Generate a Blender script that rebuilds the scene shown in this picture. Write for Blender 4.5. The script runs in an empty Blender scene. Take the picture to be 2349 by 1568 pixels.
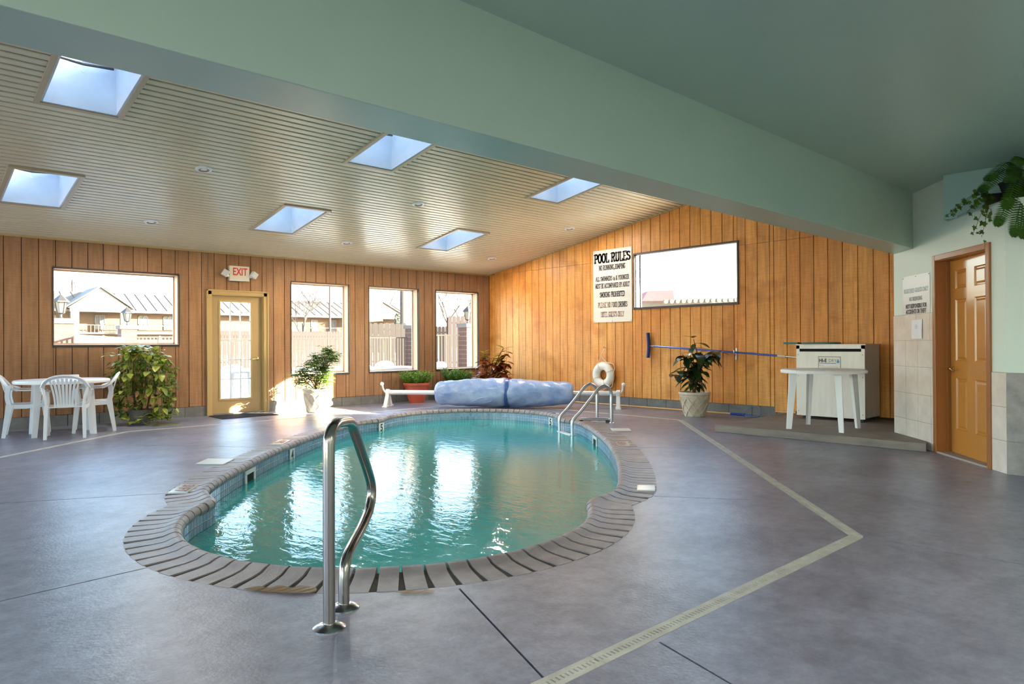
import bpy, bmesh, math, random
from mathutils import Vector, Matrix, geometry
random.seed(7)
PI = math.pi
R = math.radians
sc = bpy.context.scene
col = sc.collection

# ------------------------------------------------------------------ camera, sky, sun, exposure
cam_d = bpy.data.cameras.new('camera')
cam_d.sensor_width = 36.0
cam_d.lens = 36.0 * 1573.08 / 2349.0
cam_d.clip_end = 600
cam = bpy.data.objects.new('camera', cam_d); col.objects.link(cam)
YAW, PITCH, ROLL = R(42.643), R(0.2265), R(-0.3305)
_r = Vector((math.cos(YAW), -math.sin(YAW), 0)); _f = Vector((math.sin(YAW), math.cos(YAW), 0)); _u = Vector((0, 0, 1))
_f2 = _f * math.cos(PITCH) + _u * math.sin(PITCH); _u2 = _u * math.cos(PITCH) - _f * math.sin(PITCH)
_r3 = _r * math.cos(ROLL) + _u2 * math.sin(ROLL); _u3 = _u2 * math.cos(ROLL) - _r * math.sin(ROLL)
mw = Matrix((_r3, _u3, -_f2)).transposed().to_4x4()
mw.translation = (0, 0, 1.15)
cam.matrix_world = mw
sc.camera = cam

SUN_TRAVEL = Vector((-1.0, 1.05, -0.455)).normalized()
wd = bpy.data.worlds.new('sky'); sc.world = wd; wd.use_nodes = True
wn = wd.node_tree.nodes; wn.clear()
wo = wn.new('ShaderNodeOutputWorld'); wb = wn.new('ShaderNodeBackground'); ws = wn.new('ShaderNodeTexSky')
ws.sky_type = 'NISHITA'; ws.sun_disc = False
ws.sun_elevation = R(18.0)
ws.sun_rotation = math.atan2(-SUN_TRAVEL.x, -SUN_TRAVEL.y)
ws.air_density = 1.0; ws.dust_density = 2.0; ws.ozone_density = 1.0
wb.inputs['Strength'].default_value = 0.42
wd.node_tree.links.new(ws.outputs[0], wb.inputs[0]); wd.node_tree.links.new(wb.outputs[0], wo.inputs[0])

sun_d = bpy.data.lights.new('sun', 'SUN'); sun_d.energy = 21.0; sun_d.color = (1.0, 0.88, 0.72); sun_d.angle = R(0.53)
sun = bpy.data.objects.new('sun', sun_d); col.objects.link(sun)
sun.rotation_euler = SUN_TRAVEL.to_track_quat('-Z', 'Y').to_euler()
sun.location = (40, -40, 25)

sc.view_settings.view_transform = 'Standard'
sc.view_settings.look = 'None'
sc.view_settings.gamma = 1.0
sc.view_settings.use_curve_mapping = False
sc.view_settings.exposure = 2.55

# ------------------------------------------------------------------ helpers
def srgb(r, g, b):
    def c(x):
        x /= 255.0
        return x / 12.92 if x <= 0.04045 else ((x + 0.055) / 1.055) ** 2.4
    return (c(r), c(g), c(b), 1.0)

def M(name, colr, rough=0.5, metal=0.0, spec=0.5, var=None, vscale=4.0, stretch=(1, 1, 1), detail=5.0, bump=0.0, bscale=40.0, coat=0.0, contrast=(0.3, 0.7), trans=0.0, rvar=0.0):
    m = bpy.data.materials.new(name); m.use_nodes = True
    nt = m.node_tree; n = nt.nodes; L = nt.links
    b = n['Principled BSDF']
    b.inputs['Base Color'].default_value = colr
    b.inputs['Roughness'].default_value = rough
    b.inputs['Metallic'].default_value = metal
    b.inputs['Specular IOR Level'].default_value = spec
    b.inputs['Coat Weight'].default_value = coat
    if trans: b.inputs['Subsurface Weight'].default_value = 0.0
    geo = mp = None
    if var is not None or bump or rvar:
        geo = n.new('ShaderNodeNewGeometry'); mp = n.new('ShaderNodeMapping'); mp.inputs['Scale'].default_value = stretch
        L.new(geo.outputs['Position'], mp.inputs['Vector'])
    if var is not None:
        t = n.new('ShaderNodeTexNoise'); t.inputs['Scale'].default_value = vscale; t.inputs['Detail'].default_value = detail; t.inputs['Roughness'].default_value = 0.62
        L.new(mp.outputs[0], t.inputs['Vector'])
        cr = n.new('ShaderNodeValToRGB'); cr.color_ramp.elements[0].position = contrast[0]; cr.color_ramp.elements[1].position = contrast[1]
        cr.color_ramp.elements[0].color = colr; cr.color_ramp.elements[1].color = var
        L.new(t.outputs['Fac'], cr.inputs['Fac']); L.new(cr.outputs['Color'], b.inputs['Base Color'])
        if rvar:
            mr = n.new('ShaderNodeMapRange'); mr.inputs[3].default_value = max(0.02, rough - rvar); mr.inputs[4].default_value = rough + rvar
            L.new(t.outputs['Fac'], mr.inputs[0]); L.new(mr.outputs[0], b.inputs['Roughness'])
    if bump:
        t2 = n.new('ShaderNodeTexNoise'); t2.inputs['Scale'].default_value = bscale; t2.inputs['Detail'].default_value = 4
        L.new(mp.outputs[0], t2.inputs['Vector'])
        bp = n.new('ShaderNodeBump'); bp.inputs['Strength'].default_value = bump; bp.inputs['Distance'].default_value = 0.01
        L.new(t2.outputs['Fac'], bp.inputs['Height']); L.new(bp.outputs[0], b.inputs['Normal'])
    return m

def wood_mat(name, c1, c2, c3, rough=0.55, axis='x', streak=90.0, blot=1.2):
    """rough-sawn plywood siding: fine saw lines across the board, grain along it, per-board tint, broad weathering blotches"""
    m = bpy.data.materials.new(name); m.use_nodes = True
    nt = m.node_tree; n = nt.nodes; L = nt.links; b = n['Principled BSDF']
    b.inputs['Roughness'].default_value = rough; b.inputs['Specular IOR Level'].default_value = 0.35
    geo = n.new('ShaderNodeNewGeometry')
    def noise(scale, sx, sy, sz, det=4.0):
        mp = n.new('ShaderNodeMapping'); mp.inputs['Scale'].default_value = (sx, sy, sz)
        L.new(geo.outputs['Position'], mp.inputs['Vector'])
        t = n.new('ShaderNodeTexNoise'); t.inputs['Scale'].default_value = scale; t.inputs['Detail'].default_value = det
        L.new(mp.outputs[0], t.inputs['Vector']); return t.outputs['Fac']
    def ramp(fac, a, bb, p0=0.35, p1=0.65):
        cr = n.new('ShaderNodeValToRGB'); cr.color_ramp.elements[0].position = p0; cr.color_ramp.elements[1].position = p1
        cr.color_ramp.elements[0].color = a; cr.color_ramp.elements[1].color = bb
        L.new(fac, cr.inputs['Fac']); return cr.outputs['Color']
    base = ramp(noise(blot, 1, 1, 0.6, 3.0), c1, c2)
    grain = ramp(noise(9.0, 3, 3, 0.25, 6.0), (0.85, 0.84, 0.83, 1), (1.10, 1.10, 1.10, 1))
    saw = ramp(noise(streak, 0.06, 0.06, 1.0, 2.0), (0.90, 0.89, 0.88, 1), (1.05, 1.05, 1.05, 1))
    obj = n.new('ShaderNodeObjectInfo')
    tint = ramp(obj.outputs['Random'], (0.9, 0.88, 0.86, 1), (1.08, 1.06, 1.0, 1), 0.0, 1.0)
    def mul(a, bb):
        x = n.new('ShaderNodeMix'); x.data_type = 'RGBA'; x.blend_type = 'MULTIPLY'; x.inputs['Factor'].default_value = 1.0
        L.new(a, x.inputs['A']); L.new(bb, x.inputs['B']); return x.outputs['Result']
    stain = ramp(noise(2.6, 1, 1, 1.0, 5.0), c3, (1, 1, 1, 1), 0.30, 0.44)
    out = mul(mul(mul(mul(base, grain), saw), tint), stain)
    L.new(out, b.inputs['Base Color'])
    bp = n.new('ShaderNodeBump'); bp.inputs['Strength'].default_value = 0.25; bp.inputs['Distance'].default_value = 0.004
    L.new(noise(streak, 0.08, 0.08, 1.0, 2.0), bp.inputs['Height']); L.new(bp.outputs[0], b.inputs['Normal'])
    return m

def schlick(nt, f0, normal=None):
    n = nt.nodes; L = nt.links
    lw = n.new('ShaderNodeLayerWeight')
    if normal: L.new(normal, lw.inputs['Normal'])
    pw = n.new('ShaderNodeMath'); pw.operation = 'POWER'; pw.inputs[1].default_value = 5.0; L.new(lw.outputs['Facing'], pw.inputs[0])
    lw.inputs['Blend'].default_value = 0.5
    ma = n.new('ShaderNodeMath'); ma.operation = 'MULTIPLY_ADD'; ma.inputs[1].default_value = 1.0 - f0; ma.inputs[2].default_value = f0; L.new(pw.outputs[0], ma.inputs[0])
    return ma.outputs[0]

def glass_mat(name, tint=(1, 1, 1, 1), refl=1.0):
    m = bpy.data.materials.new(name); m.use_nodes = True
    nt = m.node_tree; n = nt.nodes; L = nt.links; n.clear()
    o = n.new('ShaderNodeOutputMaterial'); mx = n.new('ShaderNodeMixShader'); tr = n.new('ShaderNodeBsdfTransparent'); gl = n.new('ShaderNodeBsdfGlossy')
    tr.inputs['Color'].default_value = tint; gl.inputs['Roughness'].default_value = 0.02
    ml = n.new('ShaderNodeMath'); ml.operation = 'MULTIPLY'; ml.inputs[1].default_value = refl
    L.new(schlick(nt, 0.035), ml.inputs[0]); L.new(ml.outputs[0], mx.inputs[0])
    L.new(tr.outputs[0], mx.inputs[1]); L.new(gl.outputs[0], mx.inputs[2]); L.new(mx.outputs[0], o.inputs[0])
    return m

def leaf_mat(name, c1, c2, rough=0.35, scale=6.0, edge=None, transl=0.25):
    m = bpy.data.materials.new(name); m.use_nodes = True
    nt = m.node_tree; n = nt.nodes; L = nt.links; b = n['Principled BSDF']
    b.inputs['Roughness'].default_value = rough
    geo = n.new('ShaderNodeNewGeometry'); t = n.new('ShaderNodeTexNoise'); t.inputs['Scale'].default_value = scale; t.inputs['Detail'].default_value = 3
    L.new(geo.outputs['Position'], t.inputs['Vector'])
    add = n.new('ShaderNodeMath'); add.operation = 'ADD'
    oi = n.new('ShaderNodeObjectInfo'); isl = geo.outputs['Random Per Island']
    s = n.new('ShaderNodeMath'); s.operation = 'ADD'; L.new(isl, s.inputs[0]); L.new(oi.outputs['Random'], s.inputs[1])
    h = n.new('ShaderNodeMath'); h.operation = 'MULTIPLY'; h.inputs[1].default_value = 0.35; L.new(s.outputs[0], h.inputs[0])
    L.new(t.outputs['Fac'], add.inputs[0]); L.new(h.outputs[0], add.inputs[1])
    cr = n.new('ShaderNodeValToRGB'); cr.color_ramp.elements[0].position = 0.45; cr.color_ramp.elements[1].position = 1.15 if False else 1.0
    cr.color_ramp.elements[0].color = c1; cr.color_ramp.elements[1].color = c2
    L.new(add.outputs[0], cr.inputs['Fac']); L.new(cr.outputs['Color'], b.inputs['Base Color'])
    if transl:
        o = n['Material Output']; tl = n.new('ShaderNodeBsdfTranslucent'); mx = n.new('ShaderNodeMixShader'); mx.inputs[0].default_value = transl
        L.new(cr.outputs['Color'], tl.inputs['Color'])
        L.new(b.outputs[0], mx.inputs[1]); L.new(tl.outputs[0], mx.inputs[2]); L.new(mx.outputs[0], o.inputs['Surface'])
    return m

class MB:
    def __init__(s): s.v = []; s.f = []
    def add(s, vs, fs):
        o = len(s.v); s.v += [tuple(p) for p in vs]; s.f += [tuple(i + o for i in f) for f in fs]; return s
    def box(s, x0, y0, z0, x1, y1, z1):
        return s.add([(x0, y0, z0), (x1, y0, z0), (x1, y1, z0), (x0, y1, z0), (x0, y0, z1), (x1, y0, z1), (x1, y1, z1), (x0, y1, z1)],
                     [(0, 3, 2, 1), (4, 5, 6, 7), (0, 1, 5, 4), (1, 2, 6, 5), (2, 3, 7, 6), (3, 0, 4, 7)])
    def obox(s, c, ax, ay, az):
        c = Vector(c); ax = Vector(ax); ay = Vector(ay); az = Vector(az)
        P = [c + ax * i + ay * j + az * k for k in (-1, 1) for (i, j) in ((-1, -1), (1, -1), (1, 1), (-1, 1))]
        return s.add(P, [(0, 3, 2, 1), (4, 5, 6, 7), (0, 1, 5, 4), (1, 2, 6, 5), (2, 3, 7, 6), (3, 0, 4, 7)])
    def bar(s, a, b, w, h, up=(0, 0, 1)):
        a = Vector(a); b = Vector(b); d = (b - a); l = d.length; d.normalize(); up = Vector(up)
        sd = d.cross(up)
        if sd.length < 1e-4: sd = d.cross(Vector((1, 0, 0)))
        sd.normalize(); u2 = sd.cross(d)
        return s.obox((a + b) / 2, d * l / 2, sd * w / 2, u2 * h / 2)
    def extrude(s, poly, vec):
        n = len(poly); v = Vector(vec); P = [Vector(p) for p in poly]; Q = [p + v for p in P]
        return s.add(P + Q, [tuple(range(n - 1, -1, -1)), tuple(range(n, 2 * n))] + [(i, (i + 1) % n, n + (i + 1) % n, n + i) for i in range(n)])
    def tube(s, path, r, n=8, caps=True):
        path = [Vector(p) for p in path]; m = len(path); rs = r if isinstance(r, (list, tuple)) else [r] * m
        t0 = (path[1] - path[0]).normalized(); ref = Vector((0, 0, 1)) if abs(t0.z) < 0.9 else Vector((1, 0, 0))
        nx = (ref - t0 * ref.dot(t0)).normalized(); V = []
        for i, p in enumerate(path):
            a = path[max(i - 1, 0)]; b = path[min(i + 1, m - 1)]; t = (b - a).normalized() if (b - a).length > 1e-9 else t0
            nx = nx - t * nx.dot(t)
            nx = nx.normalized() if nx.length > 1e-6 else Vector((1, 0, 0))
            ny = t.cross(nx)
            for k in range(n):
                A = 2 * PI * k / n; V.append(p + (nx * math.cos(A) + ny * math.sin(A)) * rs[i])
        F = [(i * n + k, i * n + (k + 1) % n, (i + 1) * n + (k + 1) % n, (i + 1) * n + k) for i in range(m - 1) for k in range(n)]
        if caps: F += [tuple(range(n - 1, -1, -1)), tuple(range((m - 1) * n, m * n))]
        return s.add(V, F)
    def lathe(s, prof, n=24, c=(0, 0, 0), caps=True):
        V = []; m = len(prof); cx, cy, cz = c
        for r, z in prof:
            for k in range(n):
                A = 2 * PI * k / n; V.append((cx + r * math.cos(A), cy + r * math.sin(A), cz + z))
        F = [(i * n + k, i * n + (k + 1) % n, (i + 1) * n + (k + 1) % n, (i + 1) * n + k) for i in range(m - 1) for k in range(n)]
        if caps: F += [tuple(range(n - 1, -1, -1)), tuple(range((m - 1) * n, m * n))]
        return s.add(V, F)
    def sweep(s, path, wh, side=(1, 0, 0)):
        """rectangular section swept along a path: width along `side` (made perpendicular), thickness along the third axis"""
        path = [Vector(p) for p in path]; m = len(path); V = []
        whs = wh if isinstance(wh, list) else [wh] * m
        for i, p in enumerate(path):
            t = (path[min(i + 1, m - 1)] - path[max(i - 1, 0)]).normalized()
            sd = Vector(side[i] if isinstance(side, list) else side); sd = (sd - t * sd.dot(t)).normalized(); th = t.cross(sd)
            w, h = whs[i]
            V += [p + sd * w / 2 + th * h / 2, p - sd * w / 2 + th * h / 2, p - sd * w / 2 - th * h / 2, p + sd * w / 2 - th * h / 2]
        F = [(i * 4 + k, i * 4 + (k + 1) % 4, (i + 1) * 4 + (k + 1) % 4, (i + 1) * 4 + k) for i in range(m - 1) for k in range(4)]
        F += [(3, 2, 1, 0), tuple(range((m - 1) * 4, m * 4))]
        return s.add(V, F)
    def sphere(s, c, r, n=12, m=8, sc3=(1, 1, 1)):
        prof = [(max(1e-4, r * math.sin(PI * i / m)), -r * math.cos(PI * i / m)) for i in range(m + 1)]
        o = len(s.v); s.lathe(prof, n)
        for i in range(o, len(s.v)):
            x, y, z = s.v[i]; s.v[i] = (x * sc3[0] + c[0], y * sc3[1] + c[1], z * sc3[2] + c[2])
        return s
    def xf(s, mat):
        s.v = [tuple(mat @ Vector(p)) for p in s.v]; return s
    def mesh(s, name, mat, smooth=False, ang=35):
        me = bpy.data.meshes.new(name); me.from_pydata(s.v, [], s.f)
        if mat: me.materials.append(mat)
        bm = bmesh.new(); bm.from_mesh(me); bmesh.ops.recalc_face_normals(bm, faces=bm.faces); bm.to_mesh(me); bm.free()
        if smooth:
            me.polygons.foreach_set('use_smooth', [True] * len(me.polygons)); me.set_sharp_from_angle(angle=R(ang))
        me.update(); return me
    def build(s, name, mat, parent=None, loc=None, smooth=False, ang=35, bevel=0.0):
        return obj(name, s.mesh(name, mat, smooth, ang), parent, loc, bevel)

def obj(name, me, parent=None, loc=None, bevel=0.0, rot=None):
    o = bpy.data.objects.new(name, me); col.objects.link(o)
    if parent: o.parent = parent
    if loc is not None: o.location = loc
    if rot is not None: o.rotation_euler = rot
    if bevel:
        bv = o.modifiers.new('bevel', 'BEVEL'); bv.width = bevel; bv.segments = 2; bv.limit_method = 'ANGLE'; bv.angle_limit = R(40)
    return o
def tag(o, label=None, cat=None, group=None, kind=None):
    if label: o['label'] = label
    if cat: o['category'] = cat
    if group: o['group'] = group
    if kind: o['kind'] = kind
    return o
def thing(name, label, cat, loc=(0, 0, 0), rz=0.0, group=None, kind=None):
    o = bpy.data.objects.new(name, None); col.objects.link(o); o.location = loc; o.rotation_euler = (0, 0, rz); o.empty_display_size = 0.1
    return tag(o, label, cat, group, kind)
def dup(root, loc, rz, label, group=None):
    r = root.copy(); col.objects.link(r); r.location = loc; r.rotation_euler = (0, 0, rz); r['label'] = label
    if group: r['group'] = group
    for ch in list(root.children):
        c = ch.copy(); col.objects.link(c); c.parent = r
        for g in list(ch.children):
            d = g.copy(); col.objects.link(d); d.parent = c
    return r
def text_mesh(name, s, size, mat, align='CENTER', bold=0.0, width=1.0, extrude=0.0008):
    cu = bpy.data.curves.new(name, 'FONT'); cu.body = s; cu.size = size; cu.align_x = align; cu.align_y = 'CENTER'; cu.offset = bold; cu.extrude = extrude; cu.resolution_u = 3
    o = bpy.data.objects.new(name, cu); col.objects.link(o)
    dg = bpy.context.evaluated_depsgraph_get(); me = bpy.data.meshes.new_from_object(o.evaluated_get(dg))
    col.objects.unlink(o); bpy.data.objects.remove(o); bpy.data.curves.remove(cu)
    me.materials.clear(); me.materials.append(mat); me.name = name
    if width != 1.0:
        for v in me.vertices: v.co.x *= width
    return me
def frame_mat(origin, xa, ya, za):
    m = Matrix((Vector(xa).normalized(), Vector(ya).normalized(), Vector(za).normalized())).transposed().to_4x4(); m.translation = Vector(origin); return m
def place(o, m):
    o.matrix_basis = m; return o
def bez(pts, n=8):
    """Catmull-Rom through points"""
    P = [Vector(p) for p in pts]; P = [P[0] * 2 - P[1]] + P + [P[-1] * 2 - P[-2]]; out = []
    for i in range(1, len(P) - 2):
        for k in range(n):
            t = k / n; a, b, c, d = P[i - 1], P[i], P[i + 1], P[i + 2]
            out.append(0.5 * ((2 * b) + (c - a) * t + (2 * a - 5 * b + 4 * c - d) * t * t + (3 * b - a - 3 * c + d) * t ** 3))
    out.append(P[-2]); return out

# ------------------------------------------------------------------ materials
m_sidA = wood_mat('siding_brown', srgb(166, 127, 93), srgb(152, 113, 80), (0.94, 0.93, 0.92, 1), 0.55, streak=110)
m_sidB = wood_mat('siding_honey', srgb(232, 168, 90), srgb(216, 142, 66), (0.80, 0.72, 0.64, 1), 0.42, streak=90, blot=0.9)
m_groove = M('groove_backing', srgb(70, 42, 22), 0.8)  # dark brown wall base showing between the boards
m_cmu = M('grey_block', srgb(128, 128, 124), 0.85, var=srgb(104, 105, 104), vscale=7, bump=0.35, bscale=130)
m_conc = M('stained_concrete', srgb(154, 156, 172), 0.36, spec=0.7, var=srgb(104, 105, 119), vscale=1.3, detail=9, bump=0.16, bscale=55, rvar=0.05, contrast=(0.28, 0.72))
for _n in m_conc.node_tree.nodes:
    if _n.type == 'TEX_NOISE' and _n.inputs['Detail'].default_value > 8: _n.inputs['Roughness'].default_value = 0.76
def speckle(m, scale, lo, hi, stretch=(1, 1, 1)):
    nt = m.node_tree; n = nt.nodes; L = nt.links; b = n['Principled BSDF']; src = b.inputs['Base Color'].links[0].from_socket
    g = n.new('ShaderNodeNewGeometry'); mp = n.new('ShaderNodeMapping'); mp.inputs['Scale'].default_value = stretch; t = n.new('ShaderNodeTexNoise'); t.inputs['Scale'].default_value = scale; t.inputs['Detail'].default_value = 8; t.inputs['Roughness'].default_value = .8
    cr = n.new('ShaderNodeValToRGB'); cr.color_ramp.elements[0].position = .36; cr.color_ramp.elements[1].position = .64; cr.color_ramp.elements[0].color = (lo, lo, lo, 1); cr.color_ramp.elements[1].color = (hi, hi, hi, 1)
    x = n.new('ShaderNodeMix'); x.data_type = 'RGBA'; x.blend_type = 'MULTIPLY'; x.inputs['Factor'].default_value = 1.0
    L.new(g.outputs['Position'], mp.inputs['Vector']); L.new(mp.outputs[0], t.inputs['Vector']); L.new(t.outputs['Fac'], cr.inputs['Fac']); L.new(src, x.inputs['A']); L.new(cr.outputs['Color'], x.inputs['B']); L.new(x.outputs['Result'], b.inputs['Base Color'])
speckle(m_conc, 9.0, .74, 1.2)
m_concB = M('platform_concrete', srgb(148, 136, 126), 0.7, var=srgb(116, 107, 100), vscale=2.2, stretch=(1, 1, 4), detail=8, bump=0.2, bscale=60)
m_joint = M('joint_filler', srgb(52, 46, 42), 0.8)
m_vinyl = M('beige_vinyl_slat', srgb(224, 212, 184), 0.30, spec=0.5, var=srgb(216, 202, 172), vscale=0.7)
m_slatgap = M('slat_gap', srgb(70, 56, 42), 0.8)
m_mint = M('mint_paint', srgb(177, 199, 184), 0.32, spec=0.5, var=srgb(171, 194, 180), vscale=1.0, bump=0.06, bscale=25)
m_mintw = M('lightened_mint_wall', srgb(220, 233, 222), 0.5, spec=0.4, bump=0.05, bscale=30)  # same mint as the beam, lightened to imitate strong window light
m_white = M('white_plastic', srgb(236, 236, 236), 0.35)
m_whitep = M('white_paint', srgb(228, 230, 230), 0.5)
m_metalw = M('white_enamel', srgb(240, 235, 228), 0.28, var=srgb(228, 220, 212), vscale=3, stretch=(4, 4, 0.5))
m_steel = M('stainless_steel', srgb(182, 174, 166), 0.24, metal=1.0)
m_chrome = M('polished_steel', srgb(206, 206, 208), 0.24, metal=1.0)
m_alum = M('brushed_aluminium', srgb(206, 208, 210), 0.3, metal=1.0)
m_brass = M('brass', srgb(214, 190, 128), 0.2, metal=1.0)
m_black = M('black_rubber', srgb(24, 24, 26), 0.6)
m_dark = M('dark_opening_fill', srgb(14, 14, 14), 0.9)  # near-black fill painted in for the shade inside openings
m_bronze = M('dark_bronze_frame', srgb(62, 52, 48), 0.4)
m_jamb = M('tan_jamb_paint', srgb(214, 176, 140), 0.6)
m_doorA = M('khaki_door_paint', srgb(176, 150, 104), 0.4)
m_frameA = M('khaki_frame_paint', srgb(190, 162, 108), 0.42)
m_doorC = M('ochre_door_paint', srgb(196, 132, 58), 0.16, spec=0.8)
m_frameC = M('brown_frame_paint', srgb(158, 98, 44), 0.28, spec=0.6)
m_stonetile = M('cream_tile', srgb(232, 222, 212), 0.16, spec=0.7, var=srgb(214, 200, 188), vscale=5, detail=7)
m_greytile = M('grey_stone_tile', srgb(158, 150, 146), 0.3, var=srgb(124, 118, 116), vscale=9, detail=8)
m_grout = M('grout', srgb(150, 140, 130), 0.8)
m_brick = M('coping_brick', srgb(164, 154, 152), 0.42, spec=0.5, var=srgb(130, 120, 119), vscale=6, detail=7, bump=0.2, bscale=90)
m_mortar = M('mortar', srgb(92, 88, 78), 0.9, var=srgb(70, 68, 60), vscale=30)
m_tileblue = leaf_mat('blue_pool_tile', srgb(98, 124, 156), srgb(142, 170, 194), 0.15, 3.0, transl=0)
m_plaster = M('aqua_plaster', srgb(188, 240, 236), 0.6, var=srgb(170, 230, 228), vscale=2)
m_glass = glass_mat('window_glass', (0.97, 0.99, 0.985, 1), 0.9)
m_skyl = glass_mat('dimming_skylight_glazing', (0.66, 0.73, 0.78, 1), 0.9)  # blue-grey tint added to dim and cool the light in the shafts
m_tint = glass_mat('slightly_dimmed_glass', (0.92, 0.935, 0.94, 1), 0.9)  # nearly clear; slight tint kept to dim the bright view
m_cover = M('blue_pool_cover', srgb(112, 146, 202), 0.30, spec=0.7, var=srgb(176, 192, 222), vscale=4, stretch=(1.6, .7, 1.6), detail=7, bump=0.7, bscale=11)
m_red = M('red_letters', srgb(226, 52, 46), 0.4)
m_ink = M('black_ink', srgb(34, 30, 36), 0.4)
m_fade = M('faded_ink', srgb(214, 176, 152), 0.5, var=srgb(150, 124, 116), vscale=9)
m_paper = M('sign_board', srgb(226, 220, 210), 0.4)
m_pot = M('cream_pot', srgb(220, 208, 188), 0.5, var=srgb(190, 176, 152), vscale=11, detail=6)
m_terra = M('terracotta', srgb(182, 84, 58), 0.5)
m_soil = M('soil', srgb(56, 38, 28), 0.95, var=srgb(84, 58, 42), vscale=60)
m_stem = M('brown_stem', srgb(96, 66, 44), 0.7)
m_bluepole = M('blue_anodised_pole', srgb(48, 84, 178), 0.25, metal=0.4)
m_wood = M('wooden_pole', srgb(216, 172, 112), 0.5)
m_teal = M('teal_plastic', srgb(24, 104, 112), 0.4)
m_lamp = M('downlight_reflector', srgb(150, 126, 106), 0.4)
m_lens = M('lamp_lens', srgb(206, 210, 206), 0.15)
m_ring = M('ring_canvas', srgb(238, 232, 222), 0.6)
m_rope = M('rope', srgb(226, 212, 190), 0.8)
# ------------------------------------------------------------------ geometry of the place (metres)
YA, XB = 11.788, 10.162            # inner faces of the two timber walls
CZ, CM = 2.724, 0.156              # sloped ceiling: height at the window wall and rise per metre
def ceil_z(y): return CZ + CM * (YA - y)
XL, YR = -6.0, -4.5                # unseen left and rear walls
PA = R(45.5); PU = Vector((math.cos(PA), math.sin(PA), 0)); PN = Vector((-PU.y, PU.x, 0))
def pst(s, t, z=0.0):
    p = PU * s + PN * t; return Vector((p.x, p.y, z))

# pool outline in its own axes (s along, t across)
PS0, PT0 = 7.735, 0.99
def half_outline():
    P = []
    for k in range(0, 17):                          # near half round: from the axis to the shoulder
        a = PI + (PI / 2) * k / 16
        P.append((4.80 + 1.33 * math.cos(a), 1.36 * -math.sin(a)))
    P += [(4.92, 1.362), (4.99, 1.37), (5.05, 1.40), (5.14, 1.465), (5.23, 1.53), (5.31, 1.58), (5.40, 1.615), (5.55, 1.65)]
    s = 5.75
    while s < PS0 + 0.001:
        P.append((s, 1.84 - 0.036 * (s - PS0) ** 2 - 0.012)); s += 0.22
    return P
_h = half_outline()
_far = [(2 * PS0 - s, t) for s, t in reversed(_h)]
_top = _h + [q for q in _far if q[0] > _h[-1][0] + 0.05]
OUT = [(s, PT0 + t) for s, t in _top] + [(s, PT0 - t) for s, t in reversed(_top[1:-1])]
OUTP = [Vector(pst(s, t)) for s, t in OUT]
def poly_area(P): return 0.5 * sum(P[i].x * P[(i + 1) % len(P)].y - P[(i + 1) % len(P)].x * P[i].y for i in range(len(P)))
if poly_area(OUTP) < 0: OUTP.reverse()
def resample(P, step):
    L = [0.0]
    for i in range(len(P)): L.append(L[-1] + (P[(i + 1) % len(P)] - P[i]).length)
    n = max(3, round(L[-1] / step)); out = []; j = 0
    for k in range(n):
        d = L[-1] * k / n
        while L[j + 1] < d: j += 1
        f = (d - L[j]) / max(1e-9, L[j + 1] - L[j]); out.append(P[j].lerp(P[(j + 1) % len(P)], f))
    return out
def normals(P):
    N = []; n = len(P)
    for i in range(n):
        t = (P[(i + 1) % n] - P[i - 1]).normalized(); N.append(Vector((t.y, -t.x, 0)))      # outward for CCW
    return N
COPW = 0.31
dense = resample(OUTP, 0.06); denseN = normals(dense)
# smoothed outer edge of the coping
def smooth(P, k=2):
    for _ in range(k): P = [(P[i - 1] + P[i] * 2 + P[(i + 1) % len(P)]) / 4 for i in range(len(P))]
    return P
outer_edge = smooth([p + n * COPW for p, n in zip(dense, denseN)], 3)

# ------------------------------------------------------------------ floor slabs, joints and drain
DRW = 0.082
DR = [Vector(p + (0,)) for p in [(4.27, 1.62), (8.87, 5.90), (8.87, 10.39), (2.45, 10.39), (-1.6, 6.55), (-1.6, 1.66)]]
def offset_loop(P, d):
    out = []; n = len(P)
    for i in range(n):
        a, b, c = P[i - 1], P[i], P[(i + 1) % n]
        t1 = (b - a).normalized(); t2 = (c - b).normalized(); n1 = Vector((t1.y, -t1.x, 0)); n2 = Vector((t2.y, -t2.x, 0))
        m = (n1 + n2).normalized(); out.append(b + m * d / m.dot(n1))
    return out
dr_in, dr_out = offset_loop(DR, -DRW / 2), offset_loop(DR, DRW / 2)
JT = [((1.70, 9.52), (3.17, 7.715)), ((-1.55, 7.40), (1.66, 5.80)), ((-1.55, 3.70), (1.09, 3.93)), ((2.01, 2.56), (1.68, 1.67)),
      ((4.30, 3.09), (4.92, 2.22)), ((6.18, 4.67), (6.83, 4.02)), ((7.55, 6.20), (8.33, 5.41)), ((5.05, 9.45), (4.70, 10.34))]
JO = [((2.21, 1.57), (1.20, -2.2)), ((4.28, 1.57), (4.62, -2.6)), ((-6.0, 0.2), (2.0, 0.36)), ((2.3, -0.35), (6.9, 0.30)),
      ((0.2, 8.15), (-6.0, 11.4)), ((8.92, 7.9), (10.16, 7.9)), ((6.1, 10.44), (6.1, 11.78)), ((8.92, 5.9), (8.05, 4.86))]
def jband(a, b, w=0.011):
    a = Vector(a + (0,)); b = Vector(b + (0,)); d = (b - a).normalized(); n = Vector((-d.y, d.x, 0)) * w / 2
    return [a + n, b + n, b - n, a - n]
rim_outer = [Vector((XL, YR, 0)), Vector((XB + .1, YR, 0)), Vector((XB + .1, YA + .1, 0)), Vector((XL, YA + .1, 0))]
cv, ce = [], []
def add_loop(P):
    o = len(cv); n = len(P)
    for p in P: cv.append(Vector((p.x, p.y)))
    for i in range(n): ce.append((o + i, o + (i + 1) % n))
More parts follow.
